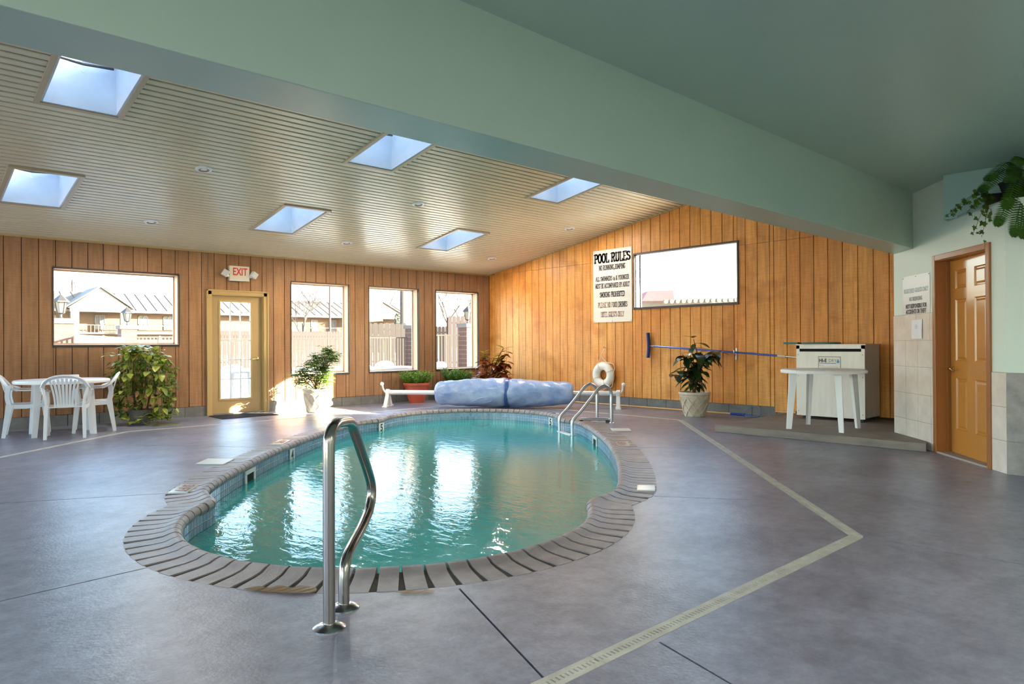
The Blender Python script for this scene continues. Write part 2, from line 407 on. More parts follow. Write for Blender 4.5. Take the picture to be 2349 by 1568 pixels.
loops = [rim_outer, outer_edge, dr_in, dr_out] + [jband(a, b) for a, b in JT + JO]
for l in loops: add_loop(l)
rv, re_, rf, _, roe, _ = geometry.delaunay_2d_cdt(cv, ce, [], 0, 1e-5)
cons = set()
for e, o in zip(re_, roe):
    if o: cons.add((min(e), max(e)))
adj = {}
for i, f in enumerate(rf):
    for k in range(len(f)):
        e = (min(f[k], f[(k + 1) % len(f)]), max(f[k], f[(k + 1) % len(f)])); adj.setdefault(e, []).append(i)
reg = [-1] * len(rf); nreg = 0
for i in range(len(rf)):
    if reg[i] >= 0: continue
    st = [i]; reg[i] = nreg
    while st:
        q = st.pop(); f = rf[q]
        for k in range(len(f)):
            e = (min(f[k], f[(k + 1) % len(f)]), max(f[k], f[(k + 1) % len(f)]))
            if e in cons: continue
            for w in adj[e]:
                if reg[w] < 0: reg[w] = nreg; st.append(w)
    nreg += 1
def inside(P, p):
    c = False; n = len(P)
    for i in range(n):
        a, b = P[i], P[(i + 1) % n]
        if (a.y > p.y) != (b.y > p.y) and p.x < (b.x - a.x) * (p.y - a.y) / (b.y - a.y) + a.x: c = not c
    return c
jb = [jband(a, b) for a, b in JT + JO]
groups = {}
for i, r in enumerate(reg): groups.setdefault(r, []).append(i)
fb = MB(); slabs = []
for r, fs in groups.items():
    big = max(fs, key=lambda i: geometry.area_tri(*[rv[k] for k in rf[i]]) if len(rf[i]) == 3 else 0)
    c = sum((Vector(rv[k]) for k in rf[big]), Vector((0, 0))) / len(rf[big])
    if inside(outer_edge, c): continue
    ids = sorted({k for i in fs for k in rf[i]}); mp = {k: j for j, k in enumerate(ids)}
    fb.add([(rv[k].x, rv[k].y, -0.03) for k in ids], [tuple(mp[k] for k in rf[i]) for i in fs])
    if (inside(dr_out, c) and not inside(dr_in, c)) or any(inside(b, c) for b in jb): continue
    area = sum(geometry.area_tri(*[rv[k] for k in rf[i]]) for i in fs)
    if area < 0.02: continue
    mb = MB(); n0 = len(ids)
    mb.v = [(rv[k].x, rv[k].y, 0.0) for k in ids] + [(rv[k].x, rv[k].y, -0.028) for k in ids]
    mb.f = [tuple(mp[k] for k in rf[i]) for i in fs]
    cnt = {}
    for i in fs:
        f = rf[i]
        for k in range(len(f)): cnt.setdefault((min(f[k], f[(k + 1) % len(f)]), max(f[k], f[(k + 1) % len(f)])), []).append(1)
    for (a, b), c2 in cnt.items():
        if len(c2) == 1: mb.f.append((mp[a], mp[b], mp[b] + n0, mp[a] + n0))
    slabs.append(mb)
floor = tag(fb.build('floor', m_joint), 'grey stained concrete pool deck with saw-cut joints', 'floor', kind='structure')
for mb in slabs: mb.build('slab', m_conc, floor)

# trench drain: short slotted grates laid end to end round the deck
drain = thing('trench_drain', 'narrow off-white slotted drain channel ringing the pool deck', 'drain')
m_grate = M('drain_grate', srgb(206, 204, 192), 0.5, var=srgb(176, 172, 158), vscale=9)
GL = 0.60
def grate_mesh(L):
    g = MB(); w = DRW / 2 - 0.002
    g.box(-L / 2, -w, -0.022, L / 2, -w + 0.026, 0.001); g.box(-L / 2, w - 0.026, -0.022, L / 2, w, 0.001)
    n = max(2, int(L / 0.022)); st = L / n
    for k in range(n):
        x = -L / 2 + k * st; g.box(x, -w + 0.024, -0.022, x + st - 0.009, w - 0.024, 0.0005)
    return g.mesh('grate', m_grate)
gcache = {}
for i in range(len(DR)):
    a, b = DR[i], DR[(i + 1) % len(DR)]
    if i == 4: continue                                           # far out of the frame on the left
    L = (b - a).length; n = max(1, round(L / GL)); st = L / n; d = (b - a).normalized()
    key = round(st, 3)
    if key not in gcache: gcache[key] = grate_mesh(st - 0.003)
    for k in range(n):
        c = a + d * (k + 0.5) * st
        if c.x < -0.6 or (i == 5 and c.x < 1.0): continue
        obj('grate', gcache[key], drain, (c.x, c.y, 0), rot=(0, 0, math.atan2(d.y, d.x)))

# ------------------------------------------------------------------ swimming pool
pool = thing('swimming_pool', 'kidney-ended turquoise indoor swimming pool with brick coping', 'swimming pool', pst(PS0, PT0))
pc = Vector(pst(PS0, PT0))
WZ = -0.155
loop = resample(OUTP, 0.05); loopN = normals(loop); nl = len(loop)
def depth_at(p):
    s = (p.x * PU.x + p.y * PU.y); return -0.95 - 0.75 * min(1, max(0, (s - 3.6) / 6.5))
bs = MB(); rows = []
for off, zf in ((0.012, 0.0), (0.012, 0.86), (-0.10, 0.95), (-0.35, 1.0)):
    rows.append([(p.x + n.x * off - pc.x, p.y + n.y * off - pc.y, -0.03 + (depth_at(p) + 0.03) * zf) for p, n in zip(loop, loopN)])
V = [q for r in rows for q in r]; F = [(i * nl + k, i * nl + (k + 1) % nl, (i + 1) * nl + (k + 1) % nl, (i + 1) * nl + k) for i in range(3) for k in range(nl)]
bs.add(V, F); bs.add(rows[3], [tuple(range(nl))]); bs.build('basin', m_plaster, pool, smooth=True)
# waterline mosaic: three courses of small tiles
tb = MB(); TW = 0.052
tl = resample(OUTP, TW); tN = normals(tl)
for i in range(len(tl)):
    a, b = tl[i], tl[(i + 1) % len(tl)]; na, nb = tN[i], tN[(i + 1) % len(tl)]
    for j, (z0, z1) in enumerate(((-0.042, -0.093), (-0.101, -0.152), (-0.160, -0.210))):
        o = 0.002; fa, fbk = 0.08, 0.92
        p = a.lerp(b, fa) + na * o - pc; q = a.lerp(b, fbk) + nb * o - pc; pb = p + na * 0.01; qb = q + nb * 0.01
        tb.add([(p.x, p.y, z0), (q.x, q.y, z0), (q.x, q.y, z1), (p.x, p.y, z1), (pb.x, pb.y, z0 + .002), (qb.x, qb.y, z0 + .002), (qb.x, qb.y, z1 - .002), (pb.x, pb.y, z1 - .002)],
               [(0, 1, 2, 3), (0, 4, 5, 1), (2, 6, 7, 3), (1, 5, 6, 2), (0, 3, 7, 4)])
tag(tb.build('waterline_tiles', m_tileblue, pool), 'blue-grey waterline mosaic tiles', kind='stuff')
gb = MB()
rr = [[(p.x + n.x * .009 - pc.x, p.y + n.y * .009 - pc.y, z) for p, n in zip(loop, loopN)] for z in (-0.038, -0.215)]
gb.add(rr[0] + rr[1], [(k, (k + 1) % nl, nl + (k + 1) % nl, nl + k) for k in range(nl)])
gb.build('grout_band', M('pool_grout', srgb(222, 228, 224), 0.7), pool)
# water
def water_mat():
    m = bpy.data.materials.new('pool_water'); m.use_nodes = True; nt = m.node_tree; n = nt.nodes; L = nt.links; n.clear()
    o = n.new('ShaderNodeOutputMaterial'); tr = n.new('ShaderNodeBsdfTransparent'); df = n.new('ShaderNodeBsdfDiffuse'); gl = n.new('ShaderNodeBsdfGlossy')
    tr.inputs['Color'].default_value = (0.34, 0.86, 0.86, 1); df.inputs['Color'].default_value = srgb(58, 206, 204)
    gl.inputs['Roughness'].default_value = 0.03
    m1 = n.new('ShaderNodeMixShader'); m1.inputs[0].default_value = 0.52
    L.new(tr.outputs[0], m1.inputs[1]); L.new(df.outputs[0], m1.inputs[2])
    geo = n.new('ShaderNodeNewGeometry'); mp = n.new('ShaderNodeMapping')
    mp.inputs['Rotation'].default_value = (0, 0, -PA); mp.inputs['Scale'].default_value = (1.6, 0.8, 1)
    L.new(geo.outputs['Position'], mp.inputs['Vector'])
    t = n.new('ShaderNodeTexNoise'); t.inputs['Scale'].default_value = 8.0; t.inputs['Detail'].default_value = 3.5; t.inputs['Roughness'].default_value = 0.55; t.inputs['Distortion'].default_value = 0.6
    L.new(mp.outputs[0], t.inputs['Vector'])
    bp = n.new('ShaderNodeBump'); bp.inputs['Strength'].default_value = 0.11; bp.inputs['Distance'].default_value = 0.036
    L.new(t.outputs['Fac'], bp.inputs['Height']); L.new(bp.outputs[0], gl.inputs['Normal'])
    m2 = n.new('ShaderNodeMixShader'); L.new(schlick(nt, 0.024, bp.outputs[0]), m2.inputs[0]); L.new(m1.outputs[0], m2.inputs[1]); L.new(gl.outputs[0], m2.inputs[2])
    L.new(m2.outputs[0], o.inputs[0]); return m
wm = MB(); wm.add([(p.x + n.x * .011 - pc.x, p.y + n.y * .011 - pc.y, WZ) for p, n in zip(loop, loopN)], [tuple(range(nl))])
wobj = wm.build('water', water_mat(), pool)
tag(wobj, 'rippled turquoise pool water')
# coping bricks, bull-nosed, each its own object
BW = 0.112
bl = resample(OUTP, BW); bN = normals(bl)
def brick_mesh(w):
    prof = [(COPW, -0.03), (COPW, 0.002), (0.16, 0.004), (0.10, 0.010), (0.06, 0.024), (0.032, 0.029), (0.012, 0.022), (-0.004, 0.004), (-0.008, -0.014), (-0.002, -0.032), (0.012, -0.042), (0.05, -0.042), (0.06, -0.03)]
    g = MB(); n = len(prof)
    g.v = [(x, -w / 2, z) for x, z in prof] + [(x, w / 2, z) for x, z in prof]
    g.f = [tuple(range(n)), tuple(range(2 * n - 1, n - 1, -1))] + [(i, n + i, n + (i + 1) % n, (i + 1) % n) for i in range(n)]
    return g.mesh('brick', m_brick, smooth=True, ang=30)
bmesh_ = [brick_mesh(BW * f) for f in (0.90, 0.88, 0.92)]
for i, (p, n) in enumerate(zip(bl, bN)):
    o = obj('brick', bmesh_[i % 3], pool, (p.x - pc.x, p.y - pc.y, random.uniform(-0.0015, 0.0015)), rot=(0, 0, math.atan2(n.y, n.x) + random.uniform(-.01, .01)))
mo = MB(); rr = []
for off, z in ((0.045, -0.034), (0.045, -0.002), (0.06, 0.006), (0.12, -0.003), (COPW + 0.02, -0.006)):
    rr.append([(p.x + n.x * off - pc.x, p.y + n.y * off - pc.y, z) for p, n in zip(dense, denseN)])
nd = len(dense)
mo.add([q for r in rr for q in r], [(i * nd + k, i * nd + (k + 1) % nd, (i + 1) * nd + (k + 1) % nd, (i + 1) * nd + k) for i in range(4) for k in range(nd)])
mo.build('mortar_bed', m_mortar, pool)
# fittings on the pool wall
def nearest(px, py):
    return min(range(nl), key=lambda i: (loop[i].x - px) ** 2 + (loop[i].y - py) ** 2)
def wall_frame(px, py, z):
    i = nearest(px, py); p = loop[i]; n = loopN[i]; t = Vector((-n.y, n.x, 0))
    return frame_mat((p.x - n.x * 0.004 - pc.x, p.y - n.y * 0.004 - pc.y, z), t, Vector((0, 0, 1)), -n) if t.cross(Vector((0, 0, 1))).dot(-n) > 0 else frame_mat((p.x - n.x * 0.004 - pc.x, p.y - n.y * 0.004 - pc.y, z), -t, Vector((0, 0, 1)), -n)
m_tilew = M('white_marker_tile', srgb(226, 230, 224), 0.2)
def marker(px, py, txt):
    fm = wall_frame(px, py, -0.115); g = MB().box(-.075, -.075, -.002, .075, .075, .006); o = place(g.build('depth_tile', m_tilew, pool), fm)
    place(obj('numeral', text_mesh('numeral', txt, 0.15, m_ink, bold=.004), o), Matrix.Translation((0, 0, .0072)))
marker(3.45, 7.62, '4'); marker(5.72, 9.08, '5'); marker(7.95, 7.80, '5')
def skimmer(px, py):
    fm = wall_frame(px, py, -0.125); g = MB()
    for b in ((-.15, .045, .15, .085), (-.15, -.085, .15, -.06), (-.15, -.06, -.105, .045), (.105, -.06, .15, .045)): g.box(b[0], b[1], -.003, b[2], b[3], .012)
    o = place(g.build('skimmer', m_tilew, pool, bevel=.003), fm)
    MB().box(-.105, -.06, -.003, .105, .045, .003).build('throat', m_dark, o)  # flat dark panel stands for the shaded opening
skimmer(2.62, 6.60); skimmer(6.82, 5.83)
lf = wall_frame(pst(12.0, 0.95).x, pst(12.0, 0.95).y, -0.235) @ Matrix.Diagonal((1.1, .28, 1, 1))
place(MB().lathe([(.15, 0), (.15, .015), (.12, .025), (.001, .025)], 24).build('pool_light', M('pool_light_lens', srgb(30, 70, 80), .2), pool), lf)
# white plates and lids let into the deck round the pool
def deck_plate(name, corners, z, mat, parent, label=None, h=0.012):
    P = [Vector((x - pc.x, y - pc.y, z)) for x, y in corners]
    o = MB().extrude(P, (0, 0, h)).build(name, mat, parent, bevel=.003)
    if label: o['label'] = label
    return o
def deck_text(o, corners, txt, size, rot, mat=None, z=0.0):
    cx = sum(c[0] for c in corners) / 4 - pc.x; cy = sum(c[1] for c in corners) / 4 - pc.y
    obj('lettering', text_mesh('lettering', txt, size, mat or m_redink, bold=.002), o, (cx, cy, z), rot=(0, 0, rot))
m_redink = M('red_brown_ink', srgb(150, 78, 62), 0.4)
c3 = [(1.647, 5.772), (1.763, 5.67), (1.945, 5.933), (1.829, 6.046)]
o = deck_plate('depth_plate', c3, 0.0, m_tilew, pool); deck_text(o, c3, '3 FT', 0.13, R(235), z=.0135)
c4 = [(3.337, 7.788), (3.439, 7.686), (3.661, 7.95), (3.571, 8.067)]
o = deck_plate('depth_plate', c4, 0.0, m_tilew, pool); deck_text(o, c4, '4 FT', 0.13, R(230), z=.0135)
c5 = [(6.077, 4.891), (6.195, 4.774), (6.438, 4.993), (6.334, 5.097)]
o = deck_plate('depth_plate', c5, 0.0, m_tilew, pool); deck_text(o, c5, '4 FT', 0.13, R(43), z=.0135)
c6 = [(4.329, 3.276), (4.431, 3.177), (4.586, 3.288), (4.481, 3.39)]
deck_plate('depth_plate', c6, 0.003, m_tilew, pool)
c7 = [(8.05, 7.86), (8.17, 7.74), (8.33, 7.90), (8.21, 8.02)]
o = deck_plate('depth_plate', c7, 0.0, m_tilew, pool); deck_text(o, c7, '5 FT', 0.09, R(45), m_ink, z=.0135)
m_lid = M('white_skimmer_lid', srgb(222, 222, 216), 0.4)
for cc in ([(2.259, 7.015), (2.447, 6.80), (2.64, 7.03), (2.45, 7.25)], [(7.277, 5.944), (7.454, 5.765), (7.274, 5.582), (7.101, 5.757)]):
    deck_plate('skimmer_lid', cc, 0.001, m_lid, pool, h=.01)

# ------------------------------------------------------------------ the window wall
GA0 = 1.259
SB = 0.170                                                        # bottom of the siding, top of the block course
openA = [('big', 1.84, 3.54, 1.182, 2.305), ('door', 4.0, 4.992, -0.05, 2.075), ('w', 5.45, 6.605, 0.633, 2.308), ('w', 7.052, 8.21, 0.633, 2.308), ('w', 8.665, 9.822, 0.633, 2.308),
         ('x', -0.45, 0.70, 0.633, 2.308), ('x', -2.05, -0.90, 0.633, 2.308), ('x', -3.65, -2.5, 0.633, 2.308), ('x', -5.25, -4.1, 0.633, 2.308)]
def wall_with_openings(name, mat, u0, u1, z0, z1, ops, fn):
    """solid wall built as slabs between openings; fn(ua, za, ub, zb, mb) adds a box"""
    mb = MB(); us = sorted({u0, u1} | {o[0] for o in ops} | {o[1] for o in ops})
    for a, b in zip(us[:-1], us[1:]):
        m = (a + b) / 2; cut = sorted([(o[2], o[3]) for o in ops if o[0] < m < o[1]]); z = z0
        for c0, c1 in cut:
            if c0 > z: fn(a, z, b, c0, mb)
            z = max(z, c1)
        if z < z1: fn(a, z, b, z1, mb)
    return mb.build(name, mat)
wallA = wall_with_openings('wall_back', m_groove, XL - .2, XB + .2, -0.3, 3.0, [o[1:] for o in openA], lambda a, z, b, zz, mb: mb.box(a, YA + .018, z, b, YA + .215, zz))
tag(wallA, 'brown grooved timber wall holding the windows and glazed door', 'wall', kind='structure')
def cut_spans(z0, z1, ops, a, b):
    m = (a + b) / 2; z = z0; out = []
    for c0, c1 in sorted((o[3], o[4]) for o in ops if o[1] - 0.001 < m < o[2] + 0.001):
        if c0 - z > 0.01: out.append((z, c0))
        z = max(z, c1)
    if z1 - z > 0.01: out.append((z, z1))
    return out
pm = {}
def plank(parent, mat, a, b, z0, z1, y):
    key = (round(b - a, 3), round(z1 - z0, 3), mat.name)
    if key not in pm:
        w, h = key[0], key[1]; e = 0.004; g = MB()
        g.add([(e, 0, 0), (w - e, 0, 0), (w - e, 0, h), (e, 0, h), (0, e * 1.5, 0), (w, e * 1.5, 0), (w, e * 1.5, h), (0, e * 1.5, h), (0, .018, 0), (w, .018, 0), (w, .018, h), (0, .018, h)],
              [(0, 1, 2, 3), (0, 3, 7, 4), (1, 5, 6, 2), (4, 7, 11, 8), (5, 9, 10, 6), (3, 2, 6, 7), (7, 6, 10, 11), (0, 4, 5, 1), (4, 8, 9, 5)])
        pm[key] = g.mesh('plank', mat)
    return obj('plank', pm[key], parent, (a, y, z0))
GAP = 0.007
k = -3
while True:
    a = GA0 + k * .2032; b = a + .2032
    if a > XB - 0.02: break
    b = min(b, XB)
    segs = [a + GAP / 2]
    for o in openA:
        for e in (o[1], o[2]):
            if a + .02 < e < b - .02: segs.append(e)
    segs = sorted(segs) + [b - GAP / 2]
    for s0, s1 in zip(segs[:-1], segs[1:]):
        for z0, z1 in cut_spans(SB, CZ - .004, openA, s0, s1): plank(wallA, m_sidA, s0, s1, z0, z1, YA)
    k += 1
# plain siding out of the frame on the left
def block_row(parent, p0, d, L, h, off=0.0, skip=()):
    s = -off; nrm = Vector((-d.y, d.x, 0))
    while s < L - .01:
        a, b = max(s, 0) + .004, min(s + .405, L) - .004
        if b - a > .02 and not any(q0 < (a + b) / 2 < q1 for q0, q1 in skip):
            g = MB(); P = Vector(p0) + d * a; l = b - a
            key = ('blk', round(l, 3), round(h, 3), round(d.x, 2))
            if key not in pm:
                g.extrude([(0, 0, 0), (d.x * l, d.y * l, 0), (d.x * l + nrm.x * .02, d.y * l + nrm.y * .02, 0), (nrm.x * .02, nrm.y * .02, 0)], (0, 0, h)); pm[key] = g.mesh('block', m_cmu)
            obj('block', pm[key], parent, P)
        s += .405
block_row(wallA, (0.9, YA + .006, 0), Vector((1, 0, 0)), 3.08, SB - .004, .1)
block_row(wallA, (5.01, YA + .006, 0), Vector((1, 0, 0)), 5.14, SB - .004, .17)

# windows: thin dark inner edge, deep tan reveal, glass near the outside
def window_A(n, x0, x1, z0, z1, label, pane=True):
    w = MB()
    for b in ((x0 - .012, z0 - .03, x1 + .012, z0), (x0 - .012, z1, x1 + .012, z1 + .016), (x0 - .014, z0, x0, z1), (x1, z0, x1 + .014, z1)):
        w.box(b[0], YA - .012, b[1], b[2], YA + .02, b[3])
    o = w.build('window_%d' % n, m_bronze); tag(o, label, 'window', kind='structure')
    MB().box(x0 - .001, YA + .016, z0, x0 + .012, YA + .215, z1).build('jamb', m_jamb, o)
    MB().box(x1 - .012, YA + .016, z0, x1 + .001, YA + .215, z1).build('jamb', m_jamb, o)
    MB().box(x0, YA + .016, z1 - .012, x1, YA + .215, z1 + .001).build('head', m_jamb, o)
    MB().box(x0, YA + .0, z0 - .001, x1, YA + .23, z0 + .012).build('sill', m_whitep, o)
    if pane: MB().box(x0 + .01, YA + .182, z0 + .01, x1 - .01, YA + .188, z1 - .01).build('pane', m_tint, o)
    f = MB()
    for b in ((x0 + .012, z0 + .012, x0 + .03, z1 - .012), (x1 - .03, z0 + .012, x1 - .012, z1 - .012), (x0 + .012, z0 + .012, x1 - .012, z0 + .03), (x0 + .012, z1 - .03, x1 - .012, z1 - .012)):
        f.box(b[0], YA + .172, b[1], b[2], YA + .2, b[3])
    f.build('sash', m_jamb, o)
window_A(1, *openA[0][1:], 'wide picture window above the plastic table')
window_A(2, *openA[2][1:], 'tall window just right of the glazed door')
window_A(3, *openA[3][1:], 'middle one of the three tall windows')
window_A(4, *openA[4][1:], 'tall window nearest the corner of the room')
for i in range(4): window_A(6 + i, *openA[5 + i][1:], 'added unseen tall window of the window wall left of the view')  # out-of-frame windows added to let in more daylight

# glazed door
d1 = thing('door_1', 'khaki fifteen-pane glazed exit door with moulded frame', 'door', (4.496, YA, 0), kind='structure')
fr = MB()
for x0, x1, z0, z1 in ((-.511, -.44, 0, 2.085), (.44, .511, 0, 2.085), (-.511, .511, 2.015, 2.085)):
    fr.box(x0, -.018, z0, x1, .0, z1)
fr.build('door_frame', m_frameA, d1, bevel=.004)
f2 = MB()
for x0, x1, z0, z1 in ((-.525, -.50, 0, 2.1), (.50, .525, 0, 2.1), (-.525, .525, 2.075, 2.1)):
    f2.box(x0, -.032, z0, x1, .0, z1)
f2.build('casing', m_frameA, d1, bevel=.004)
f3 = MB(); f3.box(-.46, -.004, 0, -.43, .2, 2.03); f3.box(.43, -.004, 0, .46, .2, 2.03); f3.box(-.46, -.004, 2.005, .46, .2, 2.035); f3.build('door_jamb', m_frameA, d1)
LY0, LY1 = .05, .095
lf_ = MB(); gx0, gx1, gz0, gz1 = -.28, .232, .265, 1.905
for b in ((-.43, .015, gx0, 2.003), (gx1, .015, .43, 2.003), (gx0, .015, gx1, gz0), (gx0, gz1, gx1, 2.003)): lf_.box(b[0], LY0, b[1], b[2], LY1, b[3])
leaf = lf_.build('door_leaf', m_doorA, d1)
mo_ = MB()
for b in ((gx0 - .03, gz0 - .03, gx1 + .03, gz0), (gx0 - .03, gz1, gx1 + .03, gz1 + .03), (gx0 - .03, gz0, gx0, gz1), (gx1, gz0, gx1 + .03, gz1)): mo_.box(b[0], LY0 - .012, b[1], b[2], LY0 + .01, b[3])
mo_.build('glazing_bead', m_frameA, leaf, bevel=.004)
for i in range(1, 3):
    x = gx0 + (gx1 - gx0) * i / 3; MB().box(x - .009, LY0 + .006, gz0, x + .009, LY0 + .03, gz1).build('muntin', m_whitep, leaf)
for j in range(1, 5):
    z = gz0 + (gz1 - gz0) * j / 5; MB().box(gx0, LY0 + .007, z - .009, gx1, LY0 + .029, z + .009).build('muntin', m_whitep, leaf)
pane_me = MB().box(0, 0, 0, (gx1 - gx0) / 3 - .018, .004, (gz1 - gz0) / 5 - .018).mesh('pane', m_tint)
for i in range(3):
    for j in range(5): obj('pane', pane_me, leaf, (gx0 + (gx1 - gx0) * i / 3 + .009, LY0 + .016, gz0 + (gz1 - gz0) * j / 5 + .009))
h = MB().lathe([(.028, 0), (.028, .008), (.012, .012), (.012, .045)], 14); h.xf(Matrix.Rotation(PI / 2, 4, 'X'))
h.tube([(0, -.04, 0), (-.05, -.046, .004), (-.10, -.044, -.004)], .009, 8)
h.build('lever_handle', m_brass, leaf, (.345, LY0, .93), smooth=True)
MB().box(-.44, .0, 0, .44, .2, .022).build('threshold', m_alum, d1)

# ------------------------------------------------------------------ the honey-coloured end wall with the high window
WB = (5.665, 7.70, 1.818, 2.778)                                   # y0, y1, z0, z1
Y0B = 2.905
wb_ = MB()
def bquad(y0, y1, z0, z1a, z1b):                                    # slab between y0..y1 with a sloping top
    wb_.extrude([(XB + .018, y0, z0), (XB + .018, y1, z0), (XB + .018, y1, z1b), (XB + .018, y0, z1a)], (.09, 0, 0))
for y0, y1, z0, zt in ((YR - .2, WB[0], -.3, None), (WB[1], YA + .2, -.3, None), (WB[0], WB[1], -.3, WB[2]), (WB[0], WB[1], WB[3], None)):
    bquad(y0, y1, z0, zt if zt else ceil_z(y0) + .05, zt if zt else ceil_z(y1) + .05)
wallB = tag(wb_.build('wall_right', m_groove), 'honey-stained grooved timber end wall with a sloping top', 'wall', kind='structure')
SEAM = 2.725
def plankB(y0, y1, z0, zt0, zt1):
    """one board of the end wall between y0 and y1 (zt0, zt1: top at each side)"""
    e = .004; x = XB
    P = [(x, y0 + e, z0), (x, y1 - e, z0), (x, y1 - e, zt1), (x, y0 + e, zt0), (x + e * 1.5, y0, z0), (x + e * 1.5, y1, z0), (x + e * 1.5, y1, zt1), (x + e * 1.5, y0, zt0),
         (x + .018, y0, z0), (x + .018, y1, z0), (x + .018, y1, zt1), (x + .018, y0, zt0)]
    g = MB().add(P, [(0, 3, 2, 1), (0, 4, 7, 3), (1, 2, 6, 5), (4, 8, 11, 7), (5, 6, 10, 9), (3, 7, 6, 2), (7, 11, 10, 6), (0, 1, 5, 4), (4, 5, 9, 8)])
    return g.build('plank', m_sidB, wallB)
edges = [11.6205 - .2032 * k for k in range(0, 33)]
edges = [YA] + [e for e in edges if e > 5.2] + [5.118, 5.052, 4.847, 4.64, 4.434, 4.229, 4.021, 3.814, 3.607, 3.403, 3.20, 3.0]
for y1, y0 in zip(edges[:-1], edges[1:]):
    a, b = y0 + GAP / 2, y1 - GAP / 2
    bot = SB if a > 5.03 else .12
    cuts = [a] + [e for e in WB[:2] if a + .02 < e < b - .02] + [b]
    for c0, c1 in zip(cuts[:-1], cuts[1:]):
        m = (c0 + c1) / 2; top0, top1 = ceil_z(c0) - .004, ceil_z(c1) - .004
        inw = WB[0] < m < WB[1]
        if inw:
            plankB(c0, c1, bot, WB[2], WB[2])
            plankB(c0, c1, WB[3], top0, top1)
        else:
            plankB(c0, c1, bot, SEAM - .002, SEAM - .002) if top0 > SEAM + .03 else plankB(c0, c1, bot, min(top0, SEAM - .002), min(top1, SEAM - .002))
            if top1 > SEAM + .004: plankB(c0, c1, SEAM + .002, max(top0, SEAM + .003), max(top1, SEAM + .003))
block_row(wallB, (XB + .006, YA, 0), Vector((0, -1, 0)), YA - 4.86, SB - .004, .12)
for y0, y1 in ((4.72, 5.05), (4.35, 4.71), (4.0, 4.34)):
    MB().box(XB + .004, y0 + .003, .088, XB + .02, y1 - .003, .116).build('kick_board', m_sidB, wallB)
wo_ = MB(); t = .03
for y0, y1, z0, z1 in ((WB[0] - t, WB[1] + t, WB[2] - t - .01, WB[2]), (WB[0] - t, WB[1] + t, WB[3], WB[3] + t), (WB[0] - t, WB[0], WB[2], WB[3]), (WB[1], WB[1] + t, WB[2], WB[3])):
    wo_.box(XB - .02, y0, z0, XB + .02, y1, z1)
w5 = tag(wo_.build('window_5', m_bronze, bevel=.003), 'high landscape window beside the rules board', 'window', kind='structure')
MB().box(XB + .015, WB[0], WB[2] - .002, XB + .11, WB[0] + .012, WB[3]).build('jamb', m_alum, w5)
MB().box(XB + .015, WB[1] - .012, WB[2] - .002, XB + .11, WB[1], WB[3]).build('jamb', m_alum, w5)
MB().box(XB + .015, WB[0], WB[3] - .012, XB + .11, WB[1], WB[3]).build('head', m_alum, w5)
MB().box(XB + .0, WB[0], WB[2] - .012, XB + .11, WB[1], WB[2]).build('sill', m_whitep, w5)
MB().box(XB + .07, WB[1] - .075, WB[2], XB + .10, WB[1] - .045, WB[3]).build('mullion', m_bronze, w5)
MB().box(XB + .08, WB[0] + .01, WB[2] + .001, XB + .086, WB[1] - .01, WB[3] - .01).build('pane', m_glass, w5)

# ------------------------------------------------------------------ sloped slatted ceiling with skylights
SKX = [1.07, 4.19, 7.265]; SKW = .635
SKY = [(6.325, 7.49), (9.222, 10.385)]
holes = [(x, x + SKW, y0, y1) for x in SKX + [-2.05] for y0, y1 in SKY]
cb = MB()
def cquad(x0, x1, y0, y1, lift=.014, th=.12):
    P = [(x0, y0, ceil_z(y0) + lift), (x1, y0, ceil_z(y0) + lift), (x1, y1, ceil_z(y1) + lift), (x0, y1, ceil_z(y1) + lift)]
    cb.extrude(P, (0, 0, th))
ys = [2.6, 6.325, 7.49, 9.222, 10.385, YA + .6]
for y0, y1 in zip(ys[:-1], ys[1:]):
    hs = sorted((h[0], h[1]) for h in holes if h[2] <= y0 + .001 and h[3] >= y1 - .001); x = XL - .2
    for a, b in hs: cquad(x, a, y0, y1); x = b
    cquad(x, XB + .25, y0, y1)
ceiling = tag(cb.build('ceiling', m_slatgap), 'sloping beige slatted ceiling over the pool', 'ceiling', kind='structure')
PIT = .1016; CS = math.sqrt(1 + CM * CM); PY = PIT / CS
slc = {}
def slat(x0, x1, yc):
    key = round(x1 - x0, 3)
    if key not in slc:
        L = key; g = MB(); w = PIT - .015; h = .012
        prof = [(-w / 2, 0), (-w / 2, -.007), (-w / 2 + .006, -h), (w / 2 - .012, -h), (w / 2 - .004, -.006), (w / 2, -.005), (w / 2, 0)]
        n = len(prof); g.v = [(0, y, z) for y, z in prof] + [(L, y, z) for y, z in prof]
        g.f = [tuple(range(n)), tuple(range(2 * n - 1, n - 1, -1))] + [(i, n + i, n + (i + 1) % n, (i + 1) % n) for i in range(n)]
        slc[key] = g.mesh('slat', m_vinyl)
    obj('slat', slc[key], ceiling, (x0, yc, ceil_z(yc) + .014), rot=(-math.atan(CM), 0, 0))
TR = .045
yy = YA - PY / 2 - .01
while yy > 6.1:
    hs = sorted((h[0] - TR + .01, h[1] + TR - .01) for h in holes if h[2] - TR < yy < h[3] + TR and h[0] > 0); x = -0.6
    for a, b in hs:
        if b < x: continue
        slat(x, a, yy); x = b
    slat(x, XB, yy); yy -= PY
MB().box(-0.6, YA - .022, CZ - .018, XB, YA, CZ + .008).build('cornice', m_frameA, ceiling)
cb2 = MB(); cb2.extrude([(XB - .02, YA, CZ - .012), (XB - .02, 3.2, ceil_z(3.2) - .012), (XB - .02, 3.2, ceil_z(3.2) + .006), (XB - .02, YA, CZ + .006)], (.02, 0, 0)); cb2.build('cornice', m_frameA, ceiling)
m_shaft = M('white_shaft_paint', srgb(228, 232, 236), 0.45, var=srgb(212, 218, 224), vscale=3)
